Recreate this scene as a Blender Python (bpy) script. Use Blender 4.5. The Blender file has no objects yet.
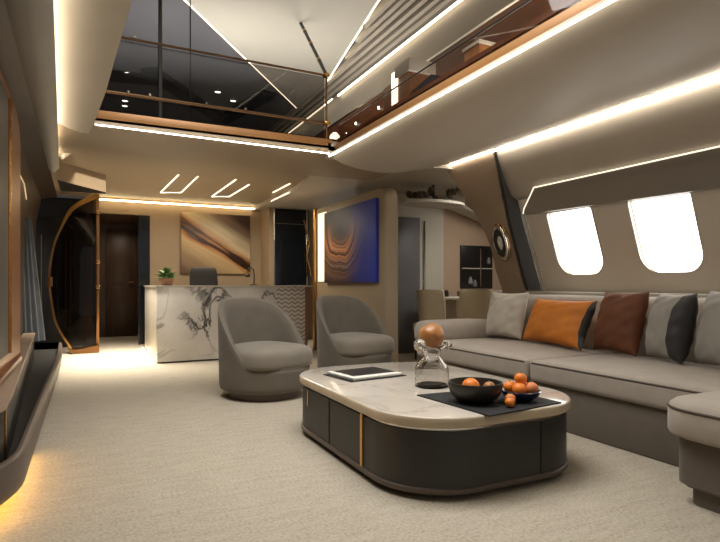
import bpy, bmesh, math, random
from mathutils import Vector, Matrix, noise
random.seed(7)
SC = bpy.context.scene
COL = SC.collection
PI = math.pi
R = math.radians

# ------------------------------------------------------------------ camera
cam_data = bpy.data.cameras.new('camera')
cam = bpy.data.objects.new('camera', cam_data)
COL.objects.link(cam)
cam_data.sensor_fit = 'HORIZONTAL'
cam_data.sensor_width = 36.0
cam_data.lens = 545.0 / 720.0 * 36.0
cam_data.shift_y = 14.0 / 720.0
cam_data.clip_start = 0.05
cam.location = (0.0, 0.0, 0.95)
cam.rotation_euler = (PI / 2, 0.0, -R(25.93))
SC.camera = cam

# ------------------------------------------------------------------ world, lights, exposure
w = bpy.data.worlds.new('world')
SC.world = w
w.use_nodes = True
w.node_tree.nodes['Background'].inputs[0].default_value = (1.0, 0.975, 0.94, 1)
w.node_tree.nodes['Background'].inputs[1].default_value = 0.34
SC.view_settings.view_transform = 'Standard'
SC.view_settings.look = 'None'
SC.view_settings.exposure = 0.0
SC.view_settings.gamma = 1.0
SC.view_settings.use_curve_mapping = False


def area(name, loc, aim, sx, sy, watts, col=(1, .9, .76), spread=180):
    l = bpy.data.lights.new(name, 'AREA')
    l.shape = 'RECTANGLE'
    l.size, l.size_y = sx, sy
    l.energy = watts
    l.color = col
    l.spread = R(spread)
    o = bpy.data.objects.new(name, l)
    COL.objects.link(o)
    o.location = loc
    d = Vector(aim) - Vector(loc)
    o.rotation_euler = d.to_track_quat('-Z', 'Y').to_euler()
    return o


area('skylight_panel_light', (1.1, 2.6, 3.80), (1.25, 2.5, 0), 1.5, 3.2, 140, (1, .985, .96), 145)  # unseen area light added above the atrium to light floor and seats
area('upper_side_fill', (2.90, 4.0, 2.49), (2.2, 4.0, 3.9), 5.5, .25, 50, (1, .95, .86), 170)  # hidden area light added to brighten the pale upper ceiling
area('upper_rear_fill', (1.0, 6.1, 2.52), (1.1, 6.9, 3.9), 2.0, 0.6, 48, (1, .94, .86), 170)  # second hidden light, added behind the kerb to lift the wedge
area('desk_zone_downlight', (0.25, 7.65, 2.23), (0.25, 7.65, 0), 0.9, 2.0, 75, (1, .93, .80), 75)
area('corridor_downlight', (0.4, 10.2, 2.05), (0.4, 10.3, 0), 0.5, 0.5, 5, (1, .85, .65), 150)  # extra light added so the corridor door does not go black
area('dining_zone_downlight', (4.6, 5.5, 2.22), (4.5, 6.0, 0), 1.2, 0.8, 24, (1, .92, .80), 150)
area('desk_zone_ceiling_light', (1.75, 7.75, 2.26), (1.75, 7.75, 0), 1.5, .9, 42, (1, .88, .70), 165)  # added area light that brightens the desk room, painting and partition


# ------------------------------------------------------------------ materials
def new_mat(name):
    m = bpy.data.materials.new(name)
    m.use_nodes = True
    nt = m.node_tree
    return m, nt, nt.nodes['Principled BSDF']


def lin(h):
    h = h.lstrip('#')
    out = []
    for i in (0, 2, 4):
        c = int(h[i:i + 2], 16) / 255
        out.append(c / 12.92 if c <= .04045 else ((c + .055) / 1.055) ** 2.4)
    return tuple(out) + (1,)


def ramp(nt, stops, fac):
    r = nt.nodes.new('ShaderNodeValToRGB')
    e = r.color_ramp.elements
    e[0].position, e[0].color = stops[0]
    e[1].position, e[1].color = stops[-1]
    for p, c in stops[1:-1]:
        k = e.new(p)
        k.color = c
    nt.links.new(fac, r.inputs[0])
    return r.outputs[0]


def coord(nt, scale=(1, 1, 1), rot=(0, 0, 0), loc=(0, 0, 0)):
    t = nt.nodes.new('ShaderNodeTexCoord')
    mp = nt.nodes.new('ShaderNodeMapping')
    mp.inputs['Scale'].default_value = scale
    mp.inputs['Rotation'].default_value = rot
    mp.inputs['Location'].default_value = loc
    nt.links.new(t.outputs['Object'], mp.inputs[0])
    return mp.outputs[0]


def noise_tex(nt, vec, scale, detail=4, rough=.5, dist=0.0):
    n = nt.nodes.new('ShaderNodeTexNoise')
    n.inputs['Scale'].default_value = scale
    n.inputs['Detail'].default_value = detail
    n.inputs['Roughness'].default_value = rough
    n.inputs['Distortion'].default_value = dist
    nt.links.new(vec, n.inputs['Vector'])
    return n.outputs['Fac']


def bump(nt, b, fac, strength, dist=.01):
    n = nt.nodes.new('ShaderNodeBump')
    n.inputs['Strength'].default_value = strength
    n.inputs['Distance'].default_value = dist
    nt.links.new(fac, n.inputs['Height'])
    nt.links.new(n.outputs[0], b.inputs['Normal'])


def pmat(name, hexa, rough=.5, metal=0.0, var=0.08, vscale=6, bmp=0.0, bscale=200, sheen=0.0, coat=0.0, stretch=(1, 1, 1), spec=.5):
    m, nt, b = new_mat(name)
    c = lin(hexa)
    v = coord(nt, stretch)
    f = noise_tex(nt, v, vscale, 4)
    lo = tuple(x * (1 - var) for x in c[:3]) + (1,)
    hi = tuple(min(1, x * (1 + var)) for x in c[:3]) + (1,)
    nt.links.new(ramp(nt, [(.3, lo), (.7, hi)], f), b.inputs['Base Color'])
    b.inputs['Roughness'].default_value = rough
    b.inputs['Metallic'].default_value = metal
    b.inputs['Specular IOR Level'].default_value = spec
    b.inputs['Sheen Weight'].default_value = sheen
    b.inputs['Coat Weight'].default_value = coat
    if bmp:
        bump(nt, b, noise_tex(nt, coord(nt), bscale, 2), bmp, .004)
    return m


def emis(name, col, strength):
    m, nt, b = new_mat(name)
    b.inputs['Base Color'].default_value = (.8, .75, .65, 1)
    b.inputs['Emission Color'].default_value = tuple(col) + (1,)
    b.inputs['Emission Strength'].default_value = strength
    return m


M = {}
M['panel'] = pmat('cream_leather_panel', 'B9AFA0', .5, 0, .04, 2)
M['panel_grey'] = pmat('grey_suede_panel', 'A9A69E', .6, 0, .05, 3)
M['side_panel'] = pmat('taupe_side_panel', 'B0A79B', .55, 0, .05, 2)
M['lining'] = pmat('window_lining_panel', 'D2CABD', .5, 0, .03, 2)
M['strip_dark'] = pmat('dark_grey_edge_strip', '45423F', .45, 0, .05, 3)
M['valance'] = pmat('grey_valance_panel', '7F786E', .5, 0, .04, 2)
M['bronze_wall'] = pmat('bronze_veneer', '7A5A40', .36, .3, .12, 3, stretch=(1, 1, .3))
M['wall_dark_bronze'] = pmat('dark_bronze_veneer', '3E3027', .4, .15, .15, 3, stretch=(1, 1, .3))
M['pod'] = pmat('copper_bronze_veneer', '96643F', .34, .3, .1, 3)
M['rib'] = pmat('taupe_bronze_veneer', '9A8672', .42, .1, .08, 3)
M['kerb'] = pmat('tan_bronze_veneer', 'A07242', .38, .3, .08, 3)
M['bronze'] = pmat('satin_bronze', '8A6340', .28, .9, .08, 5)
M['gold'] = pmat('polished_gold_metal', 'C89A5A', .22, 1.0, .05, 5)
M['rail'] = pmat('dark_bronze_metal', '6E5238', .35, .8, .08, 5)
M['post'] = pmat('dark_steel', '4A4743', .3, .8, .08, 5)
M['chrome'] = pmat('polished_steel', 'D8D4CC', .12, 1.0, .03, 5)
M['dark'] = pmat('dark_lacquer', '1F1E1E', .28, 0, .1, 4)
M['dark_ceiling'] = pmat('charcoal_ceiling_lacquer', '66666A', .45, 0, .1, 1.5)
M['pod_glass'] = pmat('smoky_pod_front', '4A4540', .5, 0, .1, 3)
M['black'] = pmat('black_matt', '0B0B0C', .5, 0, .1, 4)
M['dark_blue'] = pmat('dark_blue_lacquer', '10161E', .15, 0, .1, 4)
M['door_wood'] = pmat('dark_walnut', '4A3424', .4, 0, .25, 5, stretch=(6, 6, .6))
M['wood'] = pmat('amber_wood', '8C5A30', .35, 0, .2, 5, stretch=(4, .5, 4))
M['red_wood'] = pmat('dark_red_wood', '6B4129', .3, 0, .25, 4, stretch=(1, .4, 5))
M['tan'] = pmat('tan_wall_covering', 'A08B70', .55, 0, .05, 2)
M['taupe_ceiling'] = pmat('taupe_ceiling_covering', '9C8A72', .5, 0, .04, 1.5)
M['chair'] = pmat('taupe_velvet', '675F53', .85, 0, .06, 10, .12, 500, .15)
M['chair_seat'] = pmat('pale_taupe_velvet', '7C7467', .85, 0, .05, 10, .12, 500, .25)
M['sofa'] = pmat('greige_linen', '9C9184', .85, 0, .06, 12, .2, 600, .2)
M['sofa_base'] = pmat('shaded_greige_linen', '62584D', .85, 0, .06, 12, .2, 600, .1)  # greige linen darkened for the shade below the seat cushions
M['piping'] = pmat('dark_brown_piping', '4A4038', .7, 0, .05, 20)
M['cush_pale'] = pmat('pale_grey_linen', 'BBB3A6', .85, 0, .05, 14, .2, 500, .2)
M['cush_grey'] = pmat('grey_linen', '8F8A82', .8, 0, .06, 14, .2, 500, .2)
M['cush_dark'] = pmat('charcoal_satin_and_shade', '2C2A29', .6, 0, .1, 14, .1, 400)  # real dark end on the orange cushion, painted shade on the grey ones
M['cush_orange'] = pmat('burnt_orange_satin', 'C0701A', .65, 0, .12, 8, .1, 400, .0)
M['cush_brown'] = pmat('copper_brown_satin', '63361A', .75, 0, .15, 8, .1, 400, .0)
M['leather_dark'] = pmat('dark_charcoal_leather', '25221F', .45, 0, .1, 12, .1, 300)
M['lip'] = pmat('taupe_bronze_lip', '5C5047', .4, .2, .06, 3)
M['pedestal_top'] = pmat('beige_leather_top', '9A8470', .45, 0, .06, 6)
M['curtain'] = pmat('blue_grey_curtain', '9AA0A6', .8, 0, .08, 8)
M['picture'] = pmat('dark_photo_page', '24221F', .4, 0, .5, 9)
M['paper'] = pmat('white_paper', 'D8D4CA', .6, 0, .03, 8)
M['plant_pot'] = pmat('brown_clay_pot', '6A4630', .6, 0, .1, 12)
M['leaf'] = pmat('green_leaf', '3E5A26', .5, 0, .3, 20)
M['orange_fruit'] = pmat('orange_peel', 'E07A1E', .45, 0, .15, 14, .25, 120)
M['peach_fruit'] = pmat('peach_skin', 'D9824A', .55, 0, .2, 9, .1, 200)
M['blue_bowl'] = pmat('dark_blue_glaze', '1A2440', .15, 0, .1, 8, coat=.5)
M['bowl'] = pmat('dark_stone_bowl', '26231C', .4, 0, .25, 14)
M['tray'] = pmat('black_felt_mat', '0E0E10', .7, 0, .1, 30, .1, 400)
M['amber'] = pmat('amber_stone', 'A9713E', .35, 0, .25, 14)
M['cream_chair'] = pmat('cream_leather', 'B7A88C', .6, 0, .05, 8)
M['pale_wall'] = pmat('pale_grey_panel', 'BDB8AC', .55, 0, .03, 2)
M['pink_wall'] = pmat('warm_blush_panel', 'B59E88', .55, 0, .03, 2)
M['stone_brown'] = pmat('dark_brown_crystal', '4A3A2A', .3, 0, .4, 18)
M['partition'] = pmat('taupe_leather_partition', '94836B', .5, 0, .04, 3)

M['led_warm'] = emis('warm_led', (1, .84, .60), 22)
M['led_cove'] = emis('cove_led', (1, .88, .70), 24)
M['led_right'] = emis('right_cove_led', (1, .90, .74), 20)
M['led_edge'] = emis('panel_edge_led', (1, .92, .78), 11)
M['led_amber'] = emis('amber_led', (1, .55, .12), 38)
M['led_desk'] = emis('desk_wall_led', (1, .78, .44), 12)
M['led_line'] = emis('line_led', (1, .86, .64), 3.2)
M['led_left'] = emis('left_cove_led', (1, .86, .64), 22)
M['led_faint'] = emis('faint_led', (1, .88, .7), 1.3)
M['led_dim_gold'] = emis('dim_gold_led', (1, .68, .34), .5)
M['led_soft'] = emis('soft_led', (1, .84, .60), 2.6)
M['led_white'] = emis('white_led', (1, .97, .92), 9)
M['led_gold'] = emis('gold_led', (1, .72, .38), 2.0)
M['daylight'] = emis('bright_daylight_pane', (1, .98, .95), 4.2)
M['lit_niche'] = emis('lit_edge_panel', (1, .84, .58), 1.0)


def carpet():
    m, nt, b = new_mat('beige_carpet')
    v = coord(nt)
    f1 = noise_tex(nt, v, 75, 3, .6)
    f2 = noise_tex(nt, coord(nt, (1, 4, 1)), 6, 4)
    mx = nt.nodes.new('ShaderNodeMath')
    mx.operation = 'MULTIPLY_ADD'
    nt.links.new(f2, mx.inputs[0])
    mx.inputs[1].default_value = .35
    nt.links.new(f1, mx.inputs[2])
    nt.links.new(ramp(nt, [(.42, lin('8F8575')), (.62, lin('A69C8B')), (.85, lin('B4AB9B'))], mx.outputs[0]), b.inputs['Base Color'])
    b.inputs['Roughness'].default_value = .95
    b.inputs['Specular IOR Level'].default_value = .1
    bump(nt, b, f1, .4, .008)
    return m


def marble(name, base, vein, vscale, sharp, rough=.15, offset=(0, 0, 0), rot=(0, 0, .6), second=None):
    m, nt, b = new_mat(name)
    v = coord(nt, (1, 1, 1), rot, offset)
    f = noise_tex(nt, v, vscale, 6, .55, 1.2)
    s = nt.nodes.new('ShaderNodeMath')
    s.operation = 'SUBTRACT'
    nt.links.new(f, s.inputs[0])
    s.inputs[1].default_value = .5
    a = nt.nodes.new('ShaderNodeMath')
    a.operation = 'ABSOLUTE'
    nt.links.new(s.outputs[0], a.inputs[0])
    mask = noise_tex(nt, v, vscale * .8, 2)
    k = nt.nodes.new('ShaderNodeMapRange')
    nt.links.new(mask, k.inputs[0])
    k.inputs[1].default_value = .42
    k.inputs[2].default_value = .62
    k.inputs[3].default_value = 0
    k.inputs[4].default_value = 1
    vn = nt.nodes.new('ShaderNodeMapRange')
    nt.links.new(a.outputs[0], vn.inputs[0])
    vn.inputs[1].default_value = 0
    vn.inputs[2].default_value = sharp
    vn.inputs[3].default_value = 1
    vn.inputs[4].default_value = 0
    mu = nt.nodes.new('ShaderNodeMath')
    mu.operation = 'MULTIPLY'
    nt.links.new(k.outputs[0], mu.inputs[0])
    nt.links.new(vn.outputs[0], mu.inputs[1])
    soft = noise_tex(nt, v, vscale * .7, 5, .6)
    basec = ramp(nt, [(.35, lin(second or base)), (.65, lin(base))], soft)
    mix = nt.nodes.new('ShaderNodeMix')
    mix.data_type = 'RGBA'
    nt.links.new(mu.outputs[0], mix.inputs[0])
    nt.links.new(basec, mix.inputs[6])
    mix.inputs[7].default_value = lin(vein)
    nt.links.new(mix.outputs[2], b.inputs['Base Color'])
    b.inputs['Roughness'].default_value = rough
    return m


def streak_painting():
    m, nt, b = new_mat('diagonal_streak_painting')
    rot = (0, R(-33), 0)
    v = coord(nt, (1, 1, 1), rot)
    mp = nt.nodes.new('ShaderNodeMapping')
    mp.inputs['Scale'].default_value = (.35, 1, 2.6)
    nt.links.new(v, mp.inputs[0])
    f = noise_tex(nt, mp.outputs[0], 2.2, 3, .5, .2)
    sep = nt.nodes.new('ShaderNodeSeparateXYZ')
    nt.links.new(v, sep.inputs[0])
    ma = nt.nodes.new('ShaderNodeMath')
    ma.operation = 'MULTIPLY_ADD'
    nt.links.new(f, ma.inputs[0])
    ma.inputs[1].default_value = .42
    nt.links.new(sep.outputs['Z'], ma.inputs[2])
    mr = nt.nodes.new('ShaderNodeMapRange')
    nt.links.new(ma.outputs[0], mr.inputs[0])
    mr.inputs[1].default_value = -.45
    mr.inputs[2].default_value = .85
    c = ramp(nt, [(.0, lin('6A5140')), (.22, lin('A98F6C')), (.38, lin('C4A87C')), (.44, lin('A86A34')), (.465, lin('2C1710')), (.50, lin('3A2016')), (.525, lin('A9764A')), (.63, lin('CDBB98')), (.74, lin('A5977F')), (.84, lin('6F5A4C')), (.93, lin('3A2A28'))], mr.outputs[0])
    nt.links.new(c, b.inputs['Base Color'])
    b.inputs['Roughness'].default_value = .4
    return m


def swirl_painting():
    # object space: y runs across the canvas, z up; copper arcs hang below a centre high on the canvas
    m, nt, b = new_mat('blue_and_copper_swirl_painting')
    v = coord(nt)
    nz = nt.nodes.new('ShaderNodeTexNoise')
    nz.inputs['Scale'].default_value = 2.2
    nz.inputs['Detail'].default_value = 3
    nt.links.new(v, nz.inputs['Vector'])
    sub = nt.nodes.new('ShaderNodeVectorMath')
    sub.operation = 'MULTIPLY_ADD'
    nt.links.new(nz.outputs['Color'], sub.inputs[0])
    sub.inputs[1].default_value = (.16, .16, .16)
    nt.links.new(v, sub.inputs[2])
    mp = nt.nodes.new('ShaderNodeMapping')
    mp.inputs['Location'].default_value = (0, -.27, -.38)
    mp.inputs['Scale'].default_value = (0, .9, 1.15)
    nt.links.new(sub.outputs[0], mp.inputs[0])
    ln = nt.nodes.new('ShaderNodeVectorMath')
    ln.operation = 'LENGTH'
    nt.links.new(mp.outputs[0], ln.inputs[0])
    rings = nt.nodes.new('ShaderNodeTexNoise')
    rings.noise_dimensions = '1D'
    rings.inputs['Scale'].default_value = 13
    rings.inputs['Detail'].default_value = 6
    rings.inputs['Roughness'].default_value = .65
    nt.links.new(ln.outputs['Value'], rings.inputs['W'])
    g = lambda k: (k, k, k, 1)
    rad = ramp(nt, [(.08, g(.0)), (.20, g(.25)), (.32, g(1)), (.46, g(.95)), (.56, g(.35)), (.75, g(.25)), (.88, g(0))], ln.outputs['Value'])
    sep = nt.nodes.new('ShaderNodeSeparateXYZ')
    nt.links.new(mp.outputs[0], sep.inputs[0])
    down = nt.nodes.new('ShaderNodeMapRange')
    nt.links.new(sep.outputs['Z'], down.inputs[0])
    down.inputs[1].default_value = .12
    down.inputs[2].default_value = -.22
    side = nt.nodes.new('ShaderNodeMapRange')
    nt.links.new(sep.outputs['Y'], side.inputs[0])
    side.inputs[1].default_value = -.62
    side.inputs[2].default_value = -.15
    rc = ramp(nt, [(.34, lin('120E14')), (.45, lin('6B3A22')), (.53, lin('E09A68')), (.58, lin('6A3A26')), (.66, lin('F2CDA8'))], rings.outputs['Fac'])
    s2 = nt.nodes.new('ShaderNodeSeparateXYZ')
    nt.links.new(sub.outputs[0], s2.inputs[0])
    mr = nt.nodes.new('ShaderNodeMapRange')
    nt.links.new(s2.outputs['Y'], mr.inputs[0])
    mr.inputs[1].default_value = .75
    mr.inputs[2].default_value = -.6
    bg = ramp(nt, [(.1, lin('1A161C')), (.42, lin('1C1A30')), (.7, lin('1C2A80')), (1.0, lin('2438A0'))], mr.outputs[0])
    out = rad
    for extra in (down.outputs[0], side.outputs[0]):
        mu = nt.nodes.new('ShaderNodeMath')
        mu.operation = 'MULTIPLY'
        nt.links.new(out, mu.inputs[0])
        nt.links.new(extra, mu.inputs[1])
        out = mu.outputs[0]
    mix = nt.nodes.new('ShaderNodeMix')
    mix.data_type = 'RGBA'
    nt.links.new(out, mix.inputs[0])
    nt.links.new(bg, mix.inputs[6])
    nt.links.new(rc, mix.inputs[7])
    nt.links.new(mix.outputs[2], b.inputs['Base Color'])
    b.inputs['Roughness'].default_value = .55
    return m


def lattice():
    m, nt, b = new_mat('chevron_lattice')
    v = coord(nt)
    sep = nt.nodes.new('ShaderNodeSeparateXYZ')
    nt.links.new(v, sep.inputs[0])

    def mth(op, a, bb):
        n = nt.nodes.new('ShaderNodeMath')
        n.operation = op
        for i, x in enumerate((a, bb)):
            if isinstance(x, (int, float)):
                n.inputs[i].default_value = x
            else:
                nt.links.new(x, n.inputs[i])
        return n.outputs[0]
    zig = mth('PINGPONG', mth('MULTIPLY', sep.outputs['X'], 1.0), .045)
    s = mth('PINGPONG', mth('ADD', mth('MULTIPLY', zig, .7), sep.outputs['Z']), .028)
    c = ramp(nt, [(.008, lin('857C71')), (.016, lin('C4BCB0'))], s)
    nt.links.new(c, b.inputs['Base Color'])
    b.inputs['Roughness'].default_value = .3
    return m


def clear_glass(name, tint, gloss=.10, rough=.02):
    m = bpy.data.materials.new(name)
    m.use_nodes = True
    nt = m.node_tree
    nt.nodes.clear()
    out = nt.nodes.new('ShaderNodeOutputMaterial')
    tr = nt.nodes.new('ShaderNodeBsdfTransparent')
    tr.inputs[0].default_value = tint
    gl = nt.nodes.new('ShaderNodeBsdfGlossy')
    gl.inputs['Roughness'].default_value = rough
    fr = nt.nodes.new('ShaderNodeLayerWeight')
    fr.inputs[0].default_value = .35
    pw = nt.nodes.new('ShaderNodeMath')
    pw.operation = 'MULTIPLY_ADD'
    pw.inputs[1].default_value = gloss
    pw.inputs[2].default_value = .02
    nt.links.new(fr.outputs['Facing'], pw.inputs[0])
    mx = nt.nodes.new('ShaderNodeMixShader')
    nt.links.new(pw.outputs[0], mx.inputs[0])
    nt.links.new(tr.outputs[0], mx.inputs[1])
    nt.links.new(gl.outputs[0], mx.inputs[2])
    nt.links.new(mx.outputs[0], out.inputs[0])
    return m


def cut_glass():
    m, nt, b = new_mat('cut_glass')
    b.inputs['Base Color'].default_value = (.97, .97, .96, 1)
    b.inputs['Transmission Weight'].default_value = 1.0
    b.inputs['Roughness'].default_value = .02
    b.inputs['IOR'].default_value = 1.45
    return m


M['carpet'] = carpet()
M['desk_marble'] = marble('white_veined_marble', 'DDD7CD', '2E2A28', 1.35, .030, .2, (3.1, 0, 1.7), (0, .7, .4), 'C2BBB0')
M['desk_side'] = pmat('pale_cream_marble', 'C8BEAC', .25, 0, .05, 2)
M['table_stone'] = marble('beige_grey_table_stone', 'C6BDB0', '9A8F83', 1.1, .015, .1, (1, 2, 0), (0, 0, .8), 'B0A698')
M['table_edge'] = pmat('pale_beige_stone_edge', 'B9A88E', .25, 0, .08, 6)
M['painting_streak'] = streak_painting()
M['painting_swirl'] = swirl_painting()
M['lattice'] = lattice()
M['glass_dark'] = clear_glass('smoked_glass', (.62, .60, .58, 1), .12)
M['glass_clear'] = clear_glass('clear_glass', (.85, .82, .78, 1), .10)
M['arch_glass'] = clear_glass('dark_tinted_glass', (.42, .37, .33, 1), .14)
M['cut_glass'] = cut_glass()


# ------------------------------------------------------------------ mesh helpers
def finish(name, bm, mats, parent=None, smooth=35, loc=None, rot=None, recalc=True):
    if recalc:
        bmesh.ops.recalc_face_normals(bm, faces=bm.faces[:])
    me = bpy.data.meshes.new(name)
    bm.to_mesh(me)
    bm.free()
    for m in (mats if isinstance(mats, (list, tuple)) else [mats]):
        me.materials.append(m)
    if smooth:
        me.shade_smooth()
        me.set_sharp_from_angle(angle=R(smooth))
    o = bpy.data.objects.new(name, me)
    COL.objects.link(o)
    if parent is not None:
        o.parent = parent
    if loc is not None:
        o.location = loc
    if rot is not None:
        o.rotation_euler = rot
    return o


def thing(name, label, cat, loc=(0, 0, 0), rotz=0.0, group=None):
    o = bpy.data.objects.new(name, None)
    o.empty_display_size = .1
    COL.objects.link(o)
    o.location = loc
    o.rotation_euler = (0, 0, rotz)
    return tag(o, label, cat, group)


def tag(o, label, cat, group=None):
    o['label'] = label
    o['category'] = cat
    if group:
        o['group'] = group
    return o


def structure(o, label=None):
    o['kind'] = 'structure'
    if label:
        o['label'] = label
        o['category'] = o.name.split('_')[0]
    return o


def box(bm, x0, x1, y0, y1, z0, z1, bev=0.0, seg=2):
    r = bmesh.ops.create_cube(bm, size=1.0)
    for v in r['verts']:
        v.co = Vector((x0 + (v.co.x + .5) * (x1 - x0), y0 + (v.co.y + .5) * (y1 - y0), z0 + (v.co.z + .5) * (z1 - z0)))
    if bev:
        es = list({e for v in r['verts'] for e in v.link_edges})
        bmesh.ops.bevel(bm, geom=es, offset=bev, segments=seg, affect='EDGES', profile=.5)


def bx(*a, **k):
    bm = bmesh.new()
    box(bm, *a, **k)
    return bm


def loft(bm, rows, closed=True, cap0=False, cap1=False):
    vr = [[bm.verts.new(p) for p in r] for r in rows]
    n = len(rows[0])
    for a, b in zip(vr, vr[1:]):
        for i in range(n if closed else n - 1):
            j = (i + 1) % n
            bm.faces.new((a[i], a[j], b[j], b[i]))
    if cap0:
        bm.faces.new(vr[0])
    if cap1:
        bm.faces.new(vr[-1])
    return vr


def prism(bm, pts, axis, a0, a1):
    """polygon pts (2D) extruded along axis between a0 and a1"""
    def P(p, a):
        if axis == 'x':
            return (a, p[0], p[1])
        if axis == 'y':
            return (p[0], a, p[1])
        return (p[0], p[1], a)
    loft(bm, [[P(p, a0) for p in pts], [P(p, a1) for p in pts]], True, True, True)


def tube(bm, pts, r, n=8, caps=True):
    pts = [Vector(p) for p in pts]
    rs = r if isinstance(r, (list, tuple)) else [r] * len(pts)
    rows = []
    prev = None
    for i, p in enumerate(pts):
        t = (pts[min(i + 1, len(pts) - 1)] - pts[max(i - 1, 0)]).normalized()
        if prev is None:
            up = Vector((0, 0, 1)) if abs(t.z) < .9 else Vector((1, 0, 0))
            u = t.cross(up).normalized()
        else:
            u = (prev - t * prev.dot(t)).normalized()
        prev = u
        vv = t.cross(u)
        rows.append([p + (u * math.cos(2 * PI * k / n) + vv * math.sin(2 * PI * k / n)) * rs[i] for k in range(n)])
    loft(bm, rows, True, caps, caps)


def lathe(bm, prof, n=32, cx=0, cy=0, cap0=True, cap1=True):
    rows = [[(cx + r * math.cos(2 * PI * k / n), cy + r * math.sin(2 * PI * k / n), z) for k in range(n)] for r, z in prof]
    loft(bm, rows, True, cap0, cap1)


def rrect(x0, x1, y0, y1, r, n=10):
    out = []
    for cx, cy, a0 in ((x1 - r, y1 - r, 0), (x0 + r, y1 - r, 90), (x0 + r, y0 + r, 180), (x1 - r, y0 + r, 270)):
        for k in range(n + 1):
            a = R(a0 + 90 * k / n)
            out.append((cx + r * math.cos(a), cy + r * math.sin(a)))
    return out


def rr_solid(bm, x0, x1, y0, y1, r, prof, n=10):
    """rounded rectangle solid; prof = [(inset, z), ...]"""
    rows = []
    for ins, z in prof:
        rows.append([(x, y, z) for x, y in rrect(x0 + ins, x1 - ins, y0 + ins, y1 - ins, max(.004, r - ins), n)])
    loft(bm, rows, True, True, True)


def thick_surf(bm, prof, y0, y1, dx, dz):
    """profile in XZ swept along Y and given a thickness towards (dx, dz)"""
    ring_ = list(prof) + [(x + dx, z + dz) for x, z in reversed(prof)]
    loft(bm, [[(x, y, z) for x, z in ring_] for y in (y0, y1)], True, True, True)


def surf(bm, prof, y0, y1, ny=2, fx=None):
    """open sheet: profile in XZ swept along Y, fx(x,y)->x shifts"""
    rows = []
    for i in range(ny + 1):
        y = y0 + (y1 - y0) * i / ny
        rows.append([((fx(x, y) if fx else x), y, z) for x, z in prof])
    loft(bm, rows, False)


def soft_slab(bm, x0, x1, y0, y1, z0, z1, r=.05, puff=.02, n=14):
    """upholstered cushion: rounded box whose top swells"""
    bm2 = bmesh.new()
    box(bm2, x0, x1, y0, y1, z0, z1)
    bmesh.ops.bevel(bm2, geom=bm2.edges[:], offset=r, segments=4, affect='EDGES', profile=.55)
    bmesh.ops.subdivide_edges(bm2, edges=[e for e in bm2.edges if e.calc_length() > .2], cuts=n, use_grid_fill=True)
    for v in bm2.verts:
        u = (v.co.x - x0) / (x1 - x0) * 2 - 1
        t = (v.co.y - y0) / (y1 - y0) * 2 - 1
        k = max(0, 1 - u * u) * max(0, 1 - t * t)
        if v.co.z > (z0 + z1) / 2:
            v.co.z += puff * k ** .6 + .003 * noise.noise(v.co * 5)
    me = bpy.data.meshes.new('tmp')
    bm2.to_mesh(me)
    bm2.free()
    bm.from_mesh(me)
    bpy.data.meshes.remove(me)


def pillow_bm(wd, ht, th, seed=0, n=30, end_mat=None, wrinkle=.012):
    """pillow lying in XZ plane (x width, z height), thickness along y, base at z=0"""
    bm = bmesh.new()
    grids = []
    for side in (1, -1):
        rows = []
        for i in range(n + 1):
            row = []
            v = -1 + 2 * i / n
            for j in range(n + 1):
                u = -1 + 2 * j / n
                x = wd / 2 * u * (1 - .075 * (1 - v * v))
                z = ht / 2 * v * (1 - .075 * (1 - u * u))
                k = (max(0, 1 - abs(u) ** 2.6) * max(0, 1 - abs(v) ** 2.6)) ** .55
                wr = noise.noise(Vector((u * 2.2 + seed * 3.1, v * 2.2, side * 2.0))) * wrinkle
                edge = max(abs(u), abs(v))
                wr += 1.6 * wrinkle * math.sin((u * .6 - v) * 13 + seed) * max(0, edge - .40) * k
                y = side * (th / 2 * k + wr * k ** .5)
                row.append(Vector((x, y, z + ht / 2)))
            rows.append(row)
        grids.append(rows)
    for rows in grids:
        vs = [[bm.verts.new(p) for p in r] for r in rows]
        for i in range(n):
            for j in range(n):
                f = bm.faces.new((vs[i][j], vs[i][j + 1], vs[i + 1][j + 1], vs[i + 1][j]))
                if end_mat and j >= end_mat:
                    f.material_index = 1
    bmesh.ops.remove_doubles(bm, verts=bm.verts[:], dist=1e-5)
    return bm


def world_part(name, bm, mat, parent, **k):
    """part given in world coordinates under an un-rotated Empty"""
    off = Vector(parent.location)
    for v in bm.verts:
        v.co -= off
    return finish(name, bm, mat, parent, **k)


# ================================================================== THE SETTING
# ---- floor
bm = bmesh.new()
box(bm, -2.2, 6.6, -1.6, 11.4, -.06, 0)
structure(finish('floor', bm, M['carpet'], smooth=0))

# ---- right side of the cabin
YN, YR = -1.6, 4.30
bm = bmesh.new()
thick_surf(bm, [(2.10, 2.25), (2.15, 2.212), (2.25, 2.172), (2.4, 2.142), (2.6, 2.124), (2.75, 2.125), (2.95, 2.152), (3.2, 2.208), (3.46, 2.272)], YN, 5.02, 0, .012)
structure(finish('ceiling_right', bm, M['panel'], smooth=50))
bm = bmesh.new()
thick_surf(bm, [(3.60, 2.46), (3.585, 2.25), (3.64, 2.10), (3.71, 1.95), (3.77, 1.85), (3.86, 1.80)], YN, YR, .12, .02)
structure(finish('wall_right', bm, M['side_panel'], smooth=50))

# lining with two (and one more behind the frame) real window holes
LK = (4.12 - 3.86) / (1.66 - .9)


def lx(z):
    return 3.86 + (1.66 - z) * LK


WINS = [(3.385, 3.90), (2.505, 3.02), (1.625, 2.14)]


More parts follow.
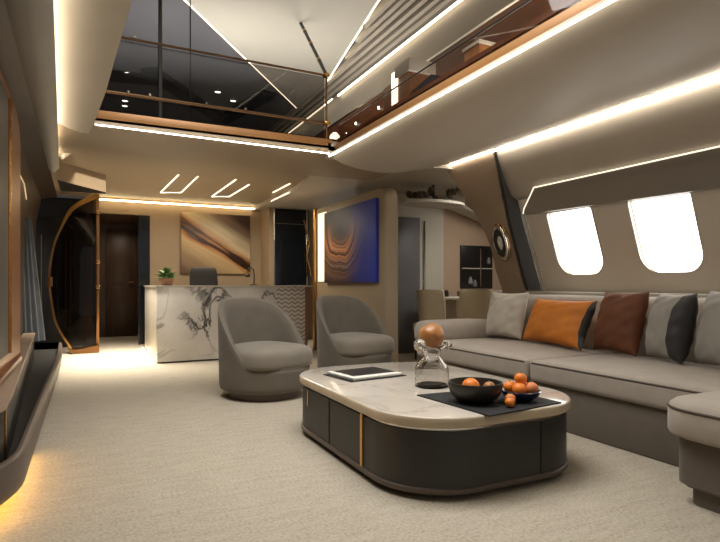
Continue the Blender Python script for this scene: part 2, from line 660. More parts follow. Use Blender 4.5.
def win_outline(y0, y1, grow=0.0, n=8):
    z0, z1 = 1.05 - grow, 1.63 + grow
    y0 -= grow
    y1 += grow
    out = []
    for cy, cz, r, a0 in ((y1, z1, .03, 0), (y0, z1, .03, 90), (y0, z0, .15, 180), (y1, z0, .15, 270)):
        sy = -1 if cy == y1 else 1
        sz = -1 if cz == z1 else 1
        for k in range(n + 1):
            a = R(a0 + 90 * k / n)
            out.append((cy + sy * r + r * math.cos(a), cz + sz * r + r * math.sin(a)))
    return out


bm = bmesh.new()
edges = []


def ring2d(pts):
    vs = [bm.verts.new((lx(z), y, z)) for y, z in pts]
    for i in range(len(vs)):
        edges.append(bm.edges.new((vs[i], vs[(i + 1) % len(vs)])))


ring2d([(YN, .80), (4.205, .80), (4.225, 1.80), (YN, 1.80)])
for y0, y1 in WINS:
    ring2d(win_outline(y0, y1))
bmesh.ops.triangle_fill(bm, edges=edges, use_beauty=True)
structure(finish('wall_right_lining', bm, M['lining'], smooth=0))
for i, (y0, y1) in enumerate(WINS):
    bm = bmesh.new()
    rows = []
    for dx, g in ((0, .0), (-.004, .018), (-.004, .022), (.004, .024)):
        rows.append([(lx(z) + dx, y, z) for y, z in win_outline(y0, y1, g)])
    loft(bm, rows)
    rows = [[(lx(z) + dx, y, z) for y, z in win_outline(y0, y1, g)] for dx, g in ((0, 0), (.05, .012), (.06, -.0))]
    loft(bm, rows)
    fr = structure(finish('window_%d' % (i + 1), bm, M['lining'], smooth=40))
    bm = bmesh.new()
    o_ = [(lx(z) + .055, y, z) for y, z in win_outline(y0, y1, .004)]
    loft(bm, [o_, [(x + .01, y, z) for x, y, z in o_]], True, True, True)
    finish('pane', bm, M['daylight'], fr, smooth=0)

# valance over the windows with its chamfered far end and lit edge
bm = bmesh.new()
pts = [(YN, 1.55), (4.13, 1.645), (4.10, 1.70), (3.93, 1.865), (YN, 1.865)]
rows = []
for off in (0, .14):
    rows.append([(3.74 + (1.87 - z) * .30 + off, y, z) for y, z in pts])
loft(bm, rows, True, True, True)
val = structure(finish('trim_1', bm, M['valance'], smooth=0))
bm = bmesh.new()
rows = []
for y, z in [(YN, 1.872), (3.92, 1.872), (4.02, 1.78), (4.11, 1.70), (4.135, 1.655)]:
    x = 3.735 + (1.87 - z) * .30
    rows.append([(x + a, y, z + b_) for a, b_ in ((-.004, -.004), (.008, -.004), (.008, .004), (-.004, .004))])
loft(bm, rows, True, True, True)
tag(finish('valance_light_strip', bm, M['led_faint'], smooth=0), 'thin white light line along the top edge of the window valance', 'light strip')
# sill behind the sofa
bm = bmesh.new()
box(bm, 3.98, 4.16, YN, 4.30, .845, .885, .01)
structure(finish('trim_2', bm, M['pale_wall'], smooth=30))
bm = bmesh.new()
box(bm, 4.10, 4.16, YN, 4.30, 0, .85)
structure(finish('wall_right_lower', bm, M['side_panel'], smooth=0))

# ---- arch rib between lounge and dining zone
prof = [(3.53, 2.42, 5.19), (3.55, 2.35, 5.19), (3.60, 2.14, 5.03), (3.66, 1.92, 4.88), (3.67, 1.84, 4.90), (3.70, 1.76, 4.80), (3.76, 1.52, 4.67), (3.81, 1.34, 4.63), (3.88, 1.11, 4.64), (3.98, .90, 4.65), (4.05, .45, 4.66), (4.05, 0.0, 4.66)]
bm = bmesh.new()
rows = []
for x, z, yf in prof:
    rows.append([(x, YR, z), (x, yf, z), (x + .30, yf, z), (x + .30, YR, z)])
loft(bm, rows, True, True, True)
rib = structure(finish('wall_rib', bm, M['rib'], smooth=40))
bm = bmesh.new()
prof2 = [(3.53, 2.36, .03), (3.56, 2.30, .10), (3.65, 1.95, .20), (3.77, 1.54, .21), (3.985, .90, .225)]
rows = []
for x, z, wd in prof2:
    rows.append([(x, YR - .03, z), (x + wd, YR - .03, z), (x + wd, YR + .005, z), (x, YR + .005, z)])
loft(bm, rows, True, True, True)
structure(finish('trim_3', bm, M['strip_dark'], smooth=0))
bm = bmesh.new()
tube(bm, [(x - .005, YR - .035, z) for x, z, wd in prof2], .012, 6)
structure(finish('trim_4', bm, M['black'], smooth=0))
bm = bmesh.new()
for yo in (4.205, 4.150):
    tube(bm, [(lx(z) - .006, yo + (z - .8) * .02, z) for z in (1.70, 1.4, 1.15, .89)], .006, 6)
structure(finish('trim_5', bm, M['chrome'], smooth=40))

# ---- transverse beam and ceiling of the desk zone
bm = bmesh.new()
rows = []
for i in range(13):
    x = -1.2 + (4.2) * i / 12
    rows.append([(x, y, z) for y, z in ((5.06, 2.40), (5.0, 2.33), (5.0, 2.285), (5.1, 2.245), (5.3, 2.215), (5.6, 2.208), (6.0, 2.235), (6.5, 2.28), (7.0, 2.30), (9.35, 2.30), (9.35, 2.40))])
loft(bm, rows, True, True, True)
structure(finish('ceiling', bm, M['taupe_ceiling'], smooth=50))
# ceiling right of it, over partition and dining zone
bm = bmesh.new()
pts = [(2.08, 5.0), (3.62, 5.0), (6.5, 5.0), (6.5, 9.3), (2.45, 9.3), (2.45, 7.0), (2.30, 6.2), (2.16, 5.5)]
prism(bm, pts, 'z', 2.236, 2.36)
structure(finish('ceiling_dining', bm, M['panel'], smooth=0))

bm = bmesh.new()
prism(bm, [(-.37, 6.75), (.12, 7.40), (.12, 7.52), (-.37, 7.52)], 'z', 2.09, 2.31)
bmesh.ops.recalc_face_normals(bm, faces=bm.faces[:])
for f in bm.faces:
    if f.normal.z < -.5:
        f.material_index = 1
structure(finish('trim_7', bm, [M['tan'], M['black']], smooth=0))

# ---- left side of the cabin
EDGE = [(.28, -1.6), (.24, .5), (.20, 1.6), (.15, 2.67), (.11, 3.27), (.065, 4.0), (0, 4.74), (-.05, 5.2), (-.13, 5.7), (-.30, 6.38)]
bm = bmesh.new()
rows = []
for x, y in EDGE:
    sx = -.03 - .046 * y
    if y > 6.3:
        sx = -.315
    d_ = x - sx
    rows.append([(x, y, 2.262), (x, y, 2.235), (sx + d_ * .7, y, 2.235), (sx + d_ * .3, y, 2.245), (sx + d_ * .04, y, 2.26), (sx - .05, y, 2.27)])
loft(bm, rows, False)
structure(finish('ceiling_left', bm, M['panel'], smooth=50))
bm = bmesh.new()
rows = []
for y in (-1.6, 0, 2, 4, 5, 6.5):
    sl = -.045 - .046 * y
    lo_ = -.275 - .023 * y
    rows.append([(sl + .004, y, 2.185), (sl + .008, y, 2.168), (sl - .01, y, 2.150), (sl + (lo_ - sl) * .4, y, 2.125), (sl + (lo_ - sl) * .8, y, 2.13), (lo_, y, 2.15), (lo_ - .02, y, 2.16)])
loft(bm, rows, False)
structure(finish('wall_left_upper', bm, M['panel_grey'], smooth=50))
bm = bmesh.new()
rows = []
for y in (-1.6, 1, 3, 5, 7, 8.55):
    rows.append([(-.27 - .023 * y, y, 2.155), (-.40 - .03 * y, y, 2.12), (-.46 - .03 * y, y, 1.8), (-.48 - .03 * y, y, .8), (-.48 - .03 * y, y, 0)])
loft(bm, rows, False)
structure(finish('wall_left', bm, M['wall_dark_bronze'], smooth=30))

# ---- back of the desk zone
bm = bmesh.new()
box(bm, .79, 2.66, 9.30, 9.40, 0, 2.30)
structure(finish('wall_back', bm, M['tan'], smooth=0))
bm = bmesh.new()
box(bm, -.02, .79, 9.30, 9.40, 2.06, 2.30)
structure(finish('wall_back_header', bm, M['tan'], smooth=0))
bm = bmesh.new()
box(bm, 2.60, 2.68, 8.80, 9.30, 0, 2.30)
structure(finish('wall_back_return', bm, M['tan'], smooth=0))
bm = bmesh.new()
box(bm, 2.68, 3.6, 8.95, 9.05, 0, 2.30)
box(bm, 2.68, 3.6, 8.78, 8.95, 2.24, 2.30)
structure(finish('wall_back_right', bm, M['tan'], smooth=0))
bm = bmesh.new()
box(bm, .79, .86, 9.40, 11.0, 0, 2.2)
box(bm, .62, .80, 9.32, 9.40, 0, 2.06)
structure(finish('wall_corridor_right', bm, M['dark_blue'], smooth=0))
bm = bmesh.new()
box(bm, -.12, -.05, 9.40, 11.0, 0, 2.2)
structure(finish('wall_corridor_left', bm, M['door_wood'], smooth=0))
bm = bmesh.new()
box(bm, -.12, .86, 11.0, 11.08, 0, 2.2)
structure(finish('wall_corridor_end', bm, M['door_wood'], smooth=0))
bm = bmesh.new()
box(bm, -.12, .86, 9.36, 11.08, 2.06, 2.2)
structure(finish('ceiling_corridor', bm, M['door_wood'], smooth=0))
bm = bmesh.new()
box(bm, .18, .70, 10.95, 11.0, 0.01, 1.98, .006)
for z0, z1 in ((.15, .9), (1.0, 1.85)):
    box(bm, .24, .64, 10.94, 10.955, z0, z1, .004)
dr = structure(finish('door_1', bm, M['door_wood'], smooth=30))
bm = bmesh.new()
tube(bm, [(.63, 10.94, 1.0), (.63, 10.90, 1.0), (.55, 10.90, 1.0)], .012, 8)
finish('door_handle', bm, M['bronze'], dr)
bm = bmesh.new()
box(bm, -2.2, .0, 9.6, 9.7, 0, 2.3)
structure(finish('wall_back_left', bm, M['dark'], smooth=0))
# ---- dining zone bulkhead
bm = bmesh.new()
box(bm, 3.2, 4.56, 6.60, 6.72, 0, 2.27)
structure(finish('wall_dining', bm, M['pale_wall'], smooth=0))
bm = bmesh.new()
box(bm, 4.56, 6.5, 6.64, 6.76, 0, 2.27)
structure(finish('wall_dining_side', bm, M['pink_wall'], smooth=0))
bm = bmesh.new()
prism(bm, [(4.50, 2.10), (5.6, 1.78), (6.2, 1.6), (6.2, 2.27), (4.50, 2.27)], 'y', 6.30, 6.60)
structure(finish('ceiling_dining_slope', bm, M['pale_wall'], smooth=0))
bm = bmesh.new()
box(bm, 3.60, 4.14, 6.57, 6.60, 0, 1.90, .005)
box(bm, 3.66, 4.08, 6.562, 6.572, .08, 1.84, .003)
dr = structure(finish('door_2', bm, M['dark_ceiling'], smooth=30))
bm = bmesh.new()
tube(bm, [(4.22, 6.575, .2), (4.22, 6.575, 1.86)], .012, 8)
finish('door_handle', bm, M['chrome'], dr)
bm = bmesh.new()
box(bm, 6.4, 6.5, 4.3, 6.7, 0, 2.3)
structure(finish('wall_dining_end', bm, M['pink_wall'], smooth=0))
bm = bmesh.new()
box(bm, 4.35, 6.5, 4.22, 4.30, 0, 2.3)
structure(finish('wall_dining_front', bm, M['pink_wall'], smooth=0))

# ---- upper level: dark ceiling, pale wedge, side wall
bm = bmesh.new()
box(bm, -1.4, 3.6, -1.6, 11.2, 3.90, 3.96)
structure(finish('ceiling_upper', bm, M['dark_ceiling'], smooth=0))
bm = bmesh.new()
prism(bm, [(-1.35, 2.99), (2.99, 8.48), (2.975, 7.27), (2.60, 5.0), (2.05, 1.0), (2.05, -1.5), (-1.35, -1.5)], 'z', 3.84, 3.90)
structure(finish('ceiling_upper_wedge', bm, M['pale_wall'], smooth=0))
bm = bmesh.new()
thick_surf(bm, [(3.38, 3.90), (3.345, 3.70), (3.28, 3.50), (3.22, 3.35)], -1.6, 11.2, .05, 0)
structure(finish('wall_upper_right', bm, M['panel'], smooth=40))
bm = bmesh.new()
box(bm, 3.20, 3.28, -1.6, 11.2, 2.40, 3.345)
structure(finish('wall_upper_right_lower', bm, M['red_wood'], smooth=0))
bm = bmesh.new()
box(bm, 3.19, 3.215, -1.6, 9.5, 3.33, 3.355)
structure(finish('trim_6', bm, M['chrome'], smooth=0))
bm = bmesh.new()
box(bm, -1.4, 3.3, 11.1, 11.2, 2.3, 3.92)
structure(finish('wall_upper_back', bm, M['dark_ceiling'], smooth=0))
bm = bmesh.new()
box(bm, -1.4, -1.3, -1.6, 11.2, 2.3, 3.92)
structure(finish('wall_upper_left', bm, M['dark_ceiling'], smooth=0))
bm = bmesh.new()
box(bm, -1.3, 3.2, 5.12, 11.1, 2.41, 2.44)
structure(finish('floor_upper', bm, M['black'], smooth=0))
bm = bmesh.new()
box(bm, 2.22, 3.2, -1.6, 5.12, 2.41, 2.44)
structure(finish('floor_upper_side', bm, M['red_wood'], smooth=0))
# slats of the upper ceiling
for x, ye in ((2.70, 5.44), (2.79, 5.81), (2.88, 6.31), (2.99, 11.0), (3.10, 11.0), (3.20, 11.0)):
    bm = bmesh.new()
    box(bm, x - .028, x + .028, .5, ye, 3.815, 3.90, .006)
    tag(finish('ceiling_slat', bm, M['panel'], smooth=30),
        'pale long slat running along the bright upper ceiling beside its wedge panel', 'ceiling slat', 'slats of the upper ceiling')
# beam shadows modelled as black bars on the ceiling beyond the glass
for a, b_, lab in (((.66, 7.89), (2.02, 9.73), 'beam shadow built as a black bar slanting right across the charcoal upper ceiling'),
                   ((2.02, 9.73), (2.38, 8.05), 'beam shadow built as a black bar rising right from the foot of the slanting bar'),
                   ((.1, 8.35), (1.0, 8.2), 'beam shadow built as a black bar lying level near the left downlights')):
    bm = bmesh.new()
    A, B = Vector(a), Vector(b_)
    nrm = Vector((-(B - A).y, (B - A).x)).normalized() * .12
    prism(bm, [tuple(A + nrm), tuple(B + nrm), tuple(B - nrm), tuple(A - nrm)], 'z', 3.82, 3.90)
    tag(finish('ceiling_beam', bm, M['black'], smooth=0), lab, 'beam')


# ================================================================== LIGHT STRIPS
def strip(label, pts, r, mat, name='light_strip'):
    bm = bmesh.new()
    tube(bm, pts, r, 6)
    return tag(finish(name, bm, mat, smooth=60), label, 'light strip')


strip('long bright cove light strip above the oval cabin windows', [(3.548, YN, 2.270), (3.548, 5.15, 2.283)], .012, M['led_right'])
strip('thin light line along the inner edge of the right ceiling panel', [(2.082, YN, 2.222), (2.082, 4.98, 2.222)], .006, M['led_edge'])
strip('light line under the bronze kerb of the rear glass balustrade', [(.0, 4.978, 2.268), (2.09, 4.978, 2.250)], .005, M['led_edge'])
strip('warm light line in the left ceiling cove', [(-.03 - .046 * y - .040, y, 2.205) for y in (-1.5, 1, 3, 5, 6.3)], .010, M['led_left'])
strip('bright warm light strip under the ceiling above the desk wall', [(.04, 9.20, 2.255), (2.60, 9.20, 2.255)], .012, M['led_desk'])
strip('warm light strip on the side of the tan wall return', [(2.585, 9.2, 2.255), (2.585, 8.80, 2.255)], .010, M['led_desk'])
strip('light line along the left diagonal edge of the pale upper ceiling', [(-1.35 + .0, 3.02, 3.845), (2.985, 8.50, 3.845)], .007, M['led_line'])
strip('light line where the pale upper ceiling meets the slats', [(2.985, 7.27, 3.84), (2.61, 5.0, 3.84), (2.06, 1.0, 3.84)], .009, M['led_line'])
strip('bright light line between upper slats and curved side wall', [(3.325, .5, 3.83), (3.325, 7.6, 3.83)], .016, M['led_line'])
strip('faint light line continuing along the far upper ceiling', [(3.27, 7.7, 3.80), (3.27, 11.0, 3.80)], .012, M['led_soft'])
strip('light line at the foot of the marble desk side', [(.64, 7.0, .012), (.64, 8.75, .012)], .007, M['led_desk'])
strip('short light line on the left wall above the curtain', [(-.60, 5.6, 1.93), (-.61, 6.1, 1.92), (-.64, 6.6, 1.84)], .006, M['led_dim_gold'])

pts = [(-.355, 3.5, .072), (-.355, 2.9, .072)]
for k in range(9):
    a = R(80 * k / 8)
    pts.append((-.355 - .2 * (1 - math.cos(a)), 2.72 - .33 * math.sin(a), .072))
strip('amber light line hidden under the near end of the left console', pts, .007, M['led_amber'])

# U shaped lit outlines in the desk zone ceiling
for pts, lab in (([(.92, 6.97), (.86, 8.41), (1.13, 8.28), (1.15, 6.96)], 'left lit U shaped ceiling outline above the marble desk'),
                 ([(1.62, 6.95), (1.60, 8.45), (1.84, 8.33), (1.86, 7.22)], 'right lit U shaped ceiling outline above the marble desk'),
                 ([(2.33, 7.69), (2.33, 6.91)], 'single short lit ceiling line near the dark cabinet')):
    bm = bmesh.new()
    tube(bm, [(x, y, 2.298) for x, y in pts], .010, 4)
    tag(finish('ceiling_light', bm, M['led_soft'], smooth=0), lab, 'ceiling light')


# downlights of the upper level
def downlight(x, y, z, label, r=.055, name='downlight'):
    t = thing(name, label, 'ceiling light', (x, y, z), 0, 'upper level downlights')
    bm = bmesh.new()
    lathe(bm, [(r * .75, 0), (r * 1.25, 0), (r * 1.25, -.015), (r * .9, -.02), (r * .75, -.012)], 20, cap0=False, cap1=False)
    finish('trim_ring', bm, M['chrome'], t)
    bm = bmesh.new()
    lathe(bm, [(r * .9, -.002), (r * .9, -.012), (r * .3, -.016)], 20)
    finish('lens', bm, M['led_white'], t)
    return t


for x, y, lab in ((.40, 8.20, 'uppermost of the four round downlights at left of the dark ceiling'),
                  (.41, 8.52, 'second downlight from the top at left of the dark ceiling'),
                  (.43, 9.45, 'third downlight down at left, just under the bronze rail'),
                  (.44, 9.72, 'lowest of the four round downlights at left of the dark ceiling'),
                  (1.68, 8.40, 'left one of the two downlights in the middle of the dark ceiling'),
                  (1.98, 8.70, 'right one of the two downlights in the middle of the dark ceiling')):
    downlight(x, y, 3.898, lab)
for (x, y, z), lab in (((3.2, 7.32, 2.92), 'small glowing downlight reflection nearest the rear corner on the dark red upper wall'),
                       ((3.2, 6.97, 3.07), 'second small glowing downlight reflection from the rear corner'),
                       ((3.2, 6.67, 3.14), 'third small glowing downlight reflection from the rear corner'),
                       ((3.2, 6.01, 3.16), 'small glowing downlight reflection closest to the wood pilaster')):
    t = thing('wall_spot', lab, 'light reflection', (x, y, z), 0, 'downlight reflections on the upper wall')  # reflections of downlights, built as small glowing discs on the wall
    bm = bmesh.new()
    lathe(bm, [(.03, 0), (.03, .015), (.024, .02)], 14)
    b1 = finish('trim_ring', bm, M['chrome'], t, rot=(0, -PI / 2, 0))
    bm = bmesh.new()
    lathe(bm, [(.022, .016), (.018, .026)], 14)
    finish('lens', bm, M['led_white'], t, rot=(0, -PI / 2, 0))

# ================================================================== GLASS BALUSTRADES
t = thing('glass_balustrade', 'tall smoked glass balustrade with two bronze rails above the desk zone', 'balustrade', (1.03, 5.02, 2.33))
world_part('kerb', bx(-.06, 2.12, 5.0, 5.10, 2.30, 2.40, bev=.008), M['kerb'], t)
world_part('glass_pane', bx(-.05, .50, 5.03, 5.045, 2.40, 3.02), M['glass_dark'], t, smooth=0)
world_part('glass_pane', bx(.52, 2.05, 5.03, 5.045, 2.40, 3.02), M['glass_dark'], t, smooth=0)
for z in (3.025, 2.55):
    bm = bmesh.new()
    tube(bm, [(-.06, 5.0, z + .01), (2.06, 5.0, z)], .011 if z > 3 else .014, 10)
    world_part('rail', bm, M['rail'], t)
bm = bmesh.new()
tube(bm, [(.51, 5.02, 2.36), (.51, 5.02, 3.88)], .017, 10)
world_part('post', bm, M['post'], t)
bm = bmesh.new()
tube(bm, [(2.07, 5.02, 2.30), (2.07, 5.02, 3.05)], .010, 10)
world_part('post', bm, M['rail'], t)
bm = bmesh.new()
tube(bm, [(.765, 5.04, 2.42), (.765, 5.04, 3.88)], .006, 6)
world_part('tie_rod', bm, M['dark'], t)
bm = bmesh.new()
tube(bm, [(2.07, 5.02, 3.04), (2.04, 5.71, 3.86)], .018, 8)
r_ = world_part('brace_rod', bm, M['dark'], t)
off = Vector(t.location)
for k in (.25, .55, .8):
    bm = bmesh.new()
    p = Vector((2.07, 5.02, 3.04)).lerp(Vector((2.04, 5.71, 3.86)), k)
    q = Vector((2.07, 5.02, 3.04)).lerp(Vector((2.04, 5.71, 3.86)), k + .025)
    tube(bm, [p - off, q - off], .021, 8)
    finish('collar', bm, M['gold'], r_)
for z in (3.025, 2.55):
    bm = bmesh.new()
    lathe(bm, [(.015, -.022), (.034, -.015), (.038, 0), (.034, .015), (.015, .022)], 12)
    finish('rail_joint', bm, M['gold'], t, loc=Vector((2.06, 5.0, z)) - off)
for x, z in ((.02, 2.555), (.25, 2.555), (.42, 2.555), (.9, 2.55), (1.25, 2.55), (.30, 3.03)):
    bm = bmesh.new()
    tube(bm, [(x, 4.995, z + .012), (x, 4.995, z + .035)], .014, 8)
    world_part('clamp', bm, M['chrome'], t)

t = thing('glass_balustrade', 'low glass balustrade with thin dark rail above the right ceiling panel', 'balustrade', (2.16, 2.5, 2.25))
world_part('kerb', bx(2.15, 2.24, -1.5, 5.0, 2.235, 2.35, bev=.006), M['kerb'], t)
world_part('glass_pane', bx(2.175, 2.185, -1.5, 4.98, 2.35, 2.525), M['glass_clear'], t, smooth=0)
bm = bmesh.new()
tube(bm, [(2.18, -1.5, 2.53), (2.18, 4.98, 2.545)], .007, 8)
world_part('rail', bm, M['dark'], t)

# upper level pieces seen over the low balustrade
t = thing('wood_pilaster', 'amber wood pilaster with a lit white edge, near the corner post', 'pilaster', (2.75, 4.70, 2.44))
world_part('shaft', bx(2.68, 2.95, 4.45, 4.96, 2.44, 2.98, bev=.01), M['wood'], t)
world_part('lit_edge', bx(2.665, 2.68, 4.66, 4.76, 2.46, 3.06), M['led_soft'], t, smooth=0)
world_part('cap', bx(2.66, 2.97, 4.42, 4.70, 2.98, 3.10, bev=.01), M['panel'], t)
t = thing('wood_pilaster', 'narrow amber wood pilaster farther from the corner post', 'pilaster', (2.8, 3.5, 2.44))
world_part('shaft', bx(2.70, 2.92, 3.42, 3.62, 2.44, 2.84, bev=.008), M['wood'], t)
world_part('cap', bx(2.69, 2.93, 3.41, 3.63, 2.84, 2.87, bev=.005), M['panel'], t)
bm = bmesh.new()
prism(bm, [(3.72, 2.44), (4.36, 2.44), (4.36, 2.50), (4.0, 2.62), (3.72, 2.66)], 'x', 2.45, 2.9)  # block added for the dark stretch of the kerb top
tag(finish('upper_bench', bm, M['black'], smooth=0), 'low black block for the dark kerb top behind the glass between the two pilasters', 'bench')
bm = bmesh.new()
lathe(bm, [(.03, 0), (.06, .03), (.05, .09), (.02, .12)], 16)
tag(finish('amber_lamp', bm, M['led_gold'], loc=(2.28, 5.3, 2.44)), 'small amber lamp glowing in the upper corner by the post', 'lamp')

# ================================================================== LEFT CONSOLE
bm = bmesh.new()


def wall_x(y):
    return -.475 - .03 * y


def lip_plan(ins, n=10):
    # wall side, far end, aisle side, rounded near end
    pts = [(wall_x(7.6), 7.6), (-.36 - ins, 7.6)]
    pts += [(-.265 - ins - .013 * (y - 2.75), y) for y in (6.5, 5, 4, 3.3)]
    for k in range(n + 1):
        a = R(90 * k / n)
        pts.append((-.265 - ins - .28 * (1 - math.cos(a)), 2.75 - (.45 - ins) * math.sin(a)))
    pts.append((wall_x(2.6) + .01, 2.6))
    return pts


rows = [[(x, y, z) for x, y in lip_plan(ins)] for ins, z in ((.09, .085), (.03, .085), (.008, .105), (0, .15), (0, .215), (.008, .242), (.020, .250), (.035, .248), (.042, .235), (.045, .17))]
loft(bm, rows, True, True, True)
con = thing('console', 'low curved bronze side console with beige top along the left wall', 'console', (-.5, 4.5, 0))
for f in bm.faces:
    if len(f.verts) > 6 and f.calc_center_median().z > .15:
        f.material_index = 1
world_part('base_lip', bm, [M['lip'], M['leather_dark']], con, smooth=40)


def ped_plan(ins):
    return [(wall_x(2.62) + .02, 2.50 + ins), (-.44, 2.49 + ins), (-.36 - ins, 2.55), (-.332 - ins, 2.68), (-.345 - ins, 3.0), (-.465 - ins, 4.9), (-.56 - ins, 6.6), (wall_x(6.6) + .01, 6.6)]


bm = bmesh.new()
loft(bm, [[(x, y, z) for x, y in ped_plan(.012)] for z in (.165, .432)], True, True, True)
world_part('plinth', bm, M['leather_dark'], con, smooth=0)
bm = bmesh.new()
loft(bm, [[(x, y, z) for x, y in ped_plan(0)] for z in (.432, .452)], True, True, True)
world_part('top', bm, M['pedestal_top'], con, smooth=0)
bm = bmesh.new()
box(bm, -.352, -.338, 2.72, 2.745, .17, .432)
world_part('gold_inlay', bm, M['gold'], con, smooth=0)
bm = bmesh.new()
box(bm, -.60, -.44, 2.85, 7.4, 0, .10)
world_part('foot', bm, M['black'], con, smooth=0)

# display pod standing on the console
pod = thing('display_pod', 'rounded bronze display pod with gold edge line standing on the left console', 'cabinet', (-.5, 3.4, .452))


def pod_outline(y1, z1, z0, r, n=8):
    out = [(2.55, z0), (y1, z0)]
    for k in range(n + 1):
        a = R(90 * k / n)
        out.append((y1 - r + r * math.cos(a), z1 - r * .5 + r * .5 * math.sin(a)))
    out.append((2.55, z1))
    return out


bm = bmesh.new()
rows = [[(x, y, z) for y, z in pod_outline(4.30 - ins, 2.11 - ins, .50, .42)] for x, ins in ((-.545, .0), (-.47, 0), (-.45, .02))]
loft(bm, rows, True, True, True)
world_part('body', bm, M['pod'], pod, smooth=40)
bm = bmesh.new()
rows = [[(x, y, z) for y, z in pod_outline(3.66, 2.02, .56, .05)] for x in (-.45, -.443)]
loft(bm, rows, True, True, True)
world_part('glass_front', bm, M['pod_glass'], pod, smooth=0)
bm = bmesh.new()
tube(bm, [(-.442, 3.70, .56), (-.442, 3.70, 2.02)], .012, 6)
world_part('gold_edge', bm, M['gold'], pod)
bm = bmesh.new()
rows = []
for ins, z in ((0.01, .453), (0, .46), (0, .49), (.012, .50)):
    row = [(-.545, 2.60, z), (-.40 - ins, 2.60, z)]
    for k in range(9):
        a = R(90 * k / 8)
        row.append((-.43 - ins - .10 * (1 - math.cos(a)), 4.15 + (.25 - ins) * math.sin(a), z))
    row.append((-.56, 4.40 - ins, z))
    rows.append(row)
loft(bm, rows, True, True, True)
world_part('base', bm, M['red_wood'], pod, smooth=40)

# curtain by the far left window
bm = bmesh.new()
rows = []
for i in range(9):
    k = i / 8
    z = .34 + (1.66 - .34) * k
    row = []
    for j in range(61):
        q = j / 60
        wdt = 1.0 - .55 * k
        x = -.71 + .20 * q * wdt
        y = 6.66 + .28 * q * wdt
        f = (.028 - .010 * k) * math.sin(q * 24 + .5 * k)
        row.append((x - .8 * f, y + .6 * f, z))
    rows.append(row)
loft(bm, rows, False)
bmesh.ops.solidify(bm, geom=bm.faces[:], thickness=.005)
tag(finish('curtain', bm, M['curtain'], smooth=60), 'blue-grey pleated curtain hanging on the far left wall beside the arch', 'curtain')

# ================================================================== GOLD ARCH
ar = thing('arched_screen', 'curved gold framed dark glass screen standing left of the corridor', 'screen', (-.2, 8.6, 0))
ARC = [(0.04, 2.22), (-.27, 2.02), (-.42, 1.73), (-.51, 1.47), (-.56, 1.09), (-.54, .76), (-.47, .40), (-.27, 0.02)]


def smooth_path(pts, n=6):
    out = []
    for i in range(len(pts) - 1):
        p0, p1, p2, p3 = [Vector(pts[max(0, min(len(pts) - 1, i + k))]) for k in (-1, 0, 1, 2)]
        for s in range(n):
            u = s / n
            out.append(.5 * ((2 * p1) + (-p0 + p2) * u + (2 * p0 - 5 * p1 + 4 * p2 - p3) * u * u + (-p0 + 3 * p1 - 3 * p2 + p3) * u ** 3))
    out.append(Vector(pts[-1]))
    return out


arc = smooth_path(ARC)
bm = bmesh.new()
N = len(arc)
rows = []
for i, p in enumerate(arc):
    tdir = (arc[min(i + 1, N - 1)] - arc[max(i - 1, 0)]).normalized()
    nr = Vector((tdir.y, -tdir.x))
    k = 1 - i / (N - 1)
    wd = .028 + .055 * max(0, k - .72) / .28 * (1 if k < .93 else .9)
    a, b_ = p + nr * wd * .5, p - nr * wd * .5
    rows.append([(a.x, 8.53, a.y), (b_.x, 8.53, b_.y), (b_.x, 8.64, b_.y), (a.x, 8.64, a.y)])
loft(bm, rows, True, True, True)
world_part('arch_rib', bm, M['gold'], ar, smooth=30)
bm = bmesh.new()
pl = [(p.x, p.y) for p in arc] + [(.03, .02)]
prism(bm, pl, 'y', 8.585, 8.60)
world_part('glass_pane', bm, M['arch_glass'], ar, smooth=0)
bm = bmesh.new()
box(bm, .015, .055, 8.55, 8.63, 0, 2.24, .006)
world_part('post', bm, M['bronze'], ar)
for z in (.9, 1.25, 1.95):
    world_part('post_bracket', bx(.006, .064, 8.54, 8.56, z, z + .05, bev=.004), M['gold'], ar)
bm = bmesh.new()
prism(bm, [(-.27, 0), (.05, 0), (.05, .11), (-.20, .06), (-.33, .06)], 'y', 8.45, 8.66)
world_part('base', bm, M['bronze'], ar, smooth=0)
world_part('rib_joint', bx(-.585, -.525, 8.525, 8.645, .93, 1.06, bev=.005), M['bronze'], ar)
# outline-lit cabinet behind the arch
lc = thing('wall_cabinet', 'dark wall cabinet with gold outlines seen through the arched glass', 'cabinet', (-.45, 9.5, 0))
world_part('body', bx(-.95, -.03, 9.42, 9.6, .02, 1.98, bev=.01), M['dark'], lc)
for x0, x1 in ((-.72, -.40), (-.34, -.08)):
    bm = bmesh.new()
    tube(bm, [(x0, 9.412, .3), (x0, 9.412, 1.70), (x1, 9.412, 1.70), (x1, 9.412, .3)], .006, 4)
    world_part('gold_outline', bm, M['gold'], lc, smooth=0)

# ================================================================== DESK
dk = thing('reception_desk', 'white marble fronted desk with dark veins facing the lounge', 'desk', (1.65, 7.2, 0))
world_part('front_panel', bx(.67, 2.16, 6.96, 7.02, .02, .925, bev=.003), M['desk_marble'], dk)
world_part('lattice_panel', bx(2.165, 2.56, 6.965, 7.02, .02, .925, bev=.003), M['lattice'], dk)
world_part('side_panel', bx(.67, .73, 7.025, 8.75, .02, .925, bev=.003), M['desk_side'], dk)
bm = bmesh.new()
prism(bm, [(2.56, .02), (2.58, .02), (2.63, .5), (2.64, .925), (2.56, .925)], 'y', 6.965, 7.6)
world_part('end_panel', bm, M['bronze_wall'], dk, smooth=0)
bm = bmesh.new()
prism(bm, [(.655, 6.945), (2.66, 6.945), (2.66, 7.7), (1.45, 7.7), (1.45, 8.77), (.655, 8.77)], 'z', .925, .945)
world_part('desktop', bm, M['desk_side'], dk, smooth=0)
world_part('plinth', bx(.72, 2.52, 7.03, 7.6, 0, .02), M['black'], dk, smooth=0)

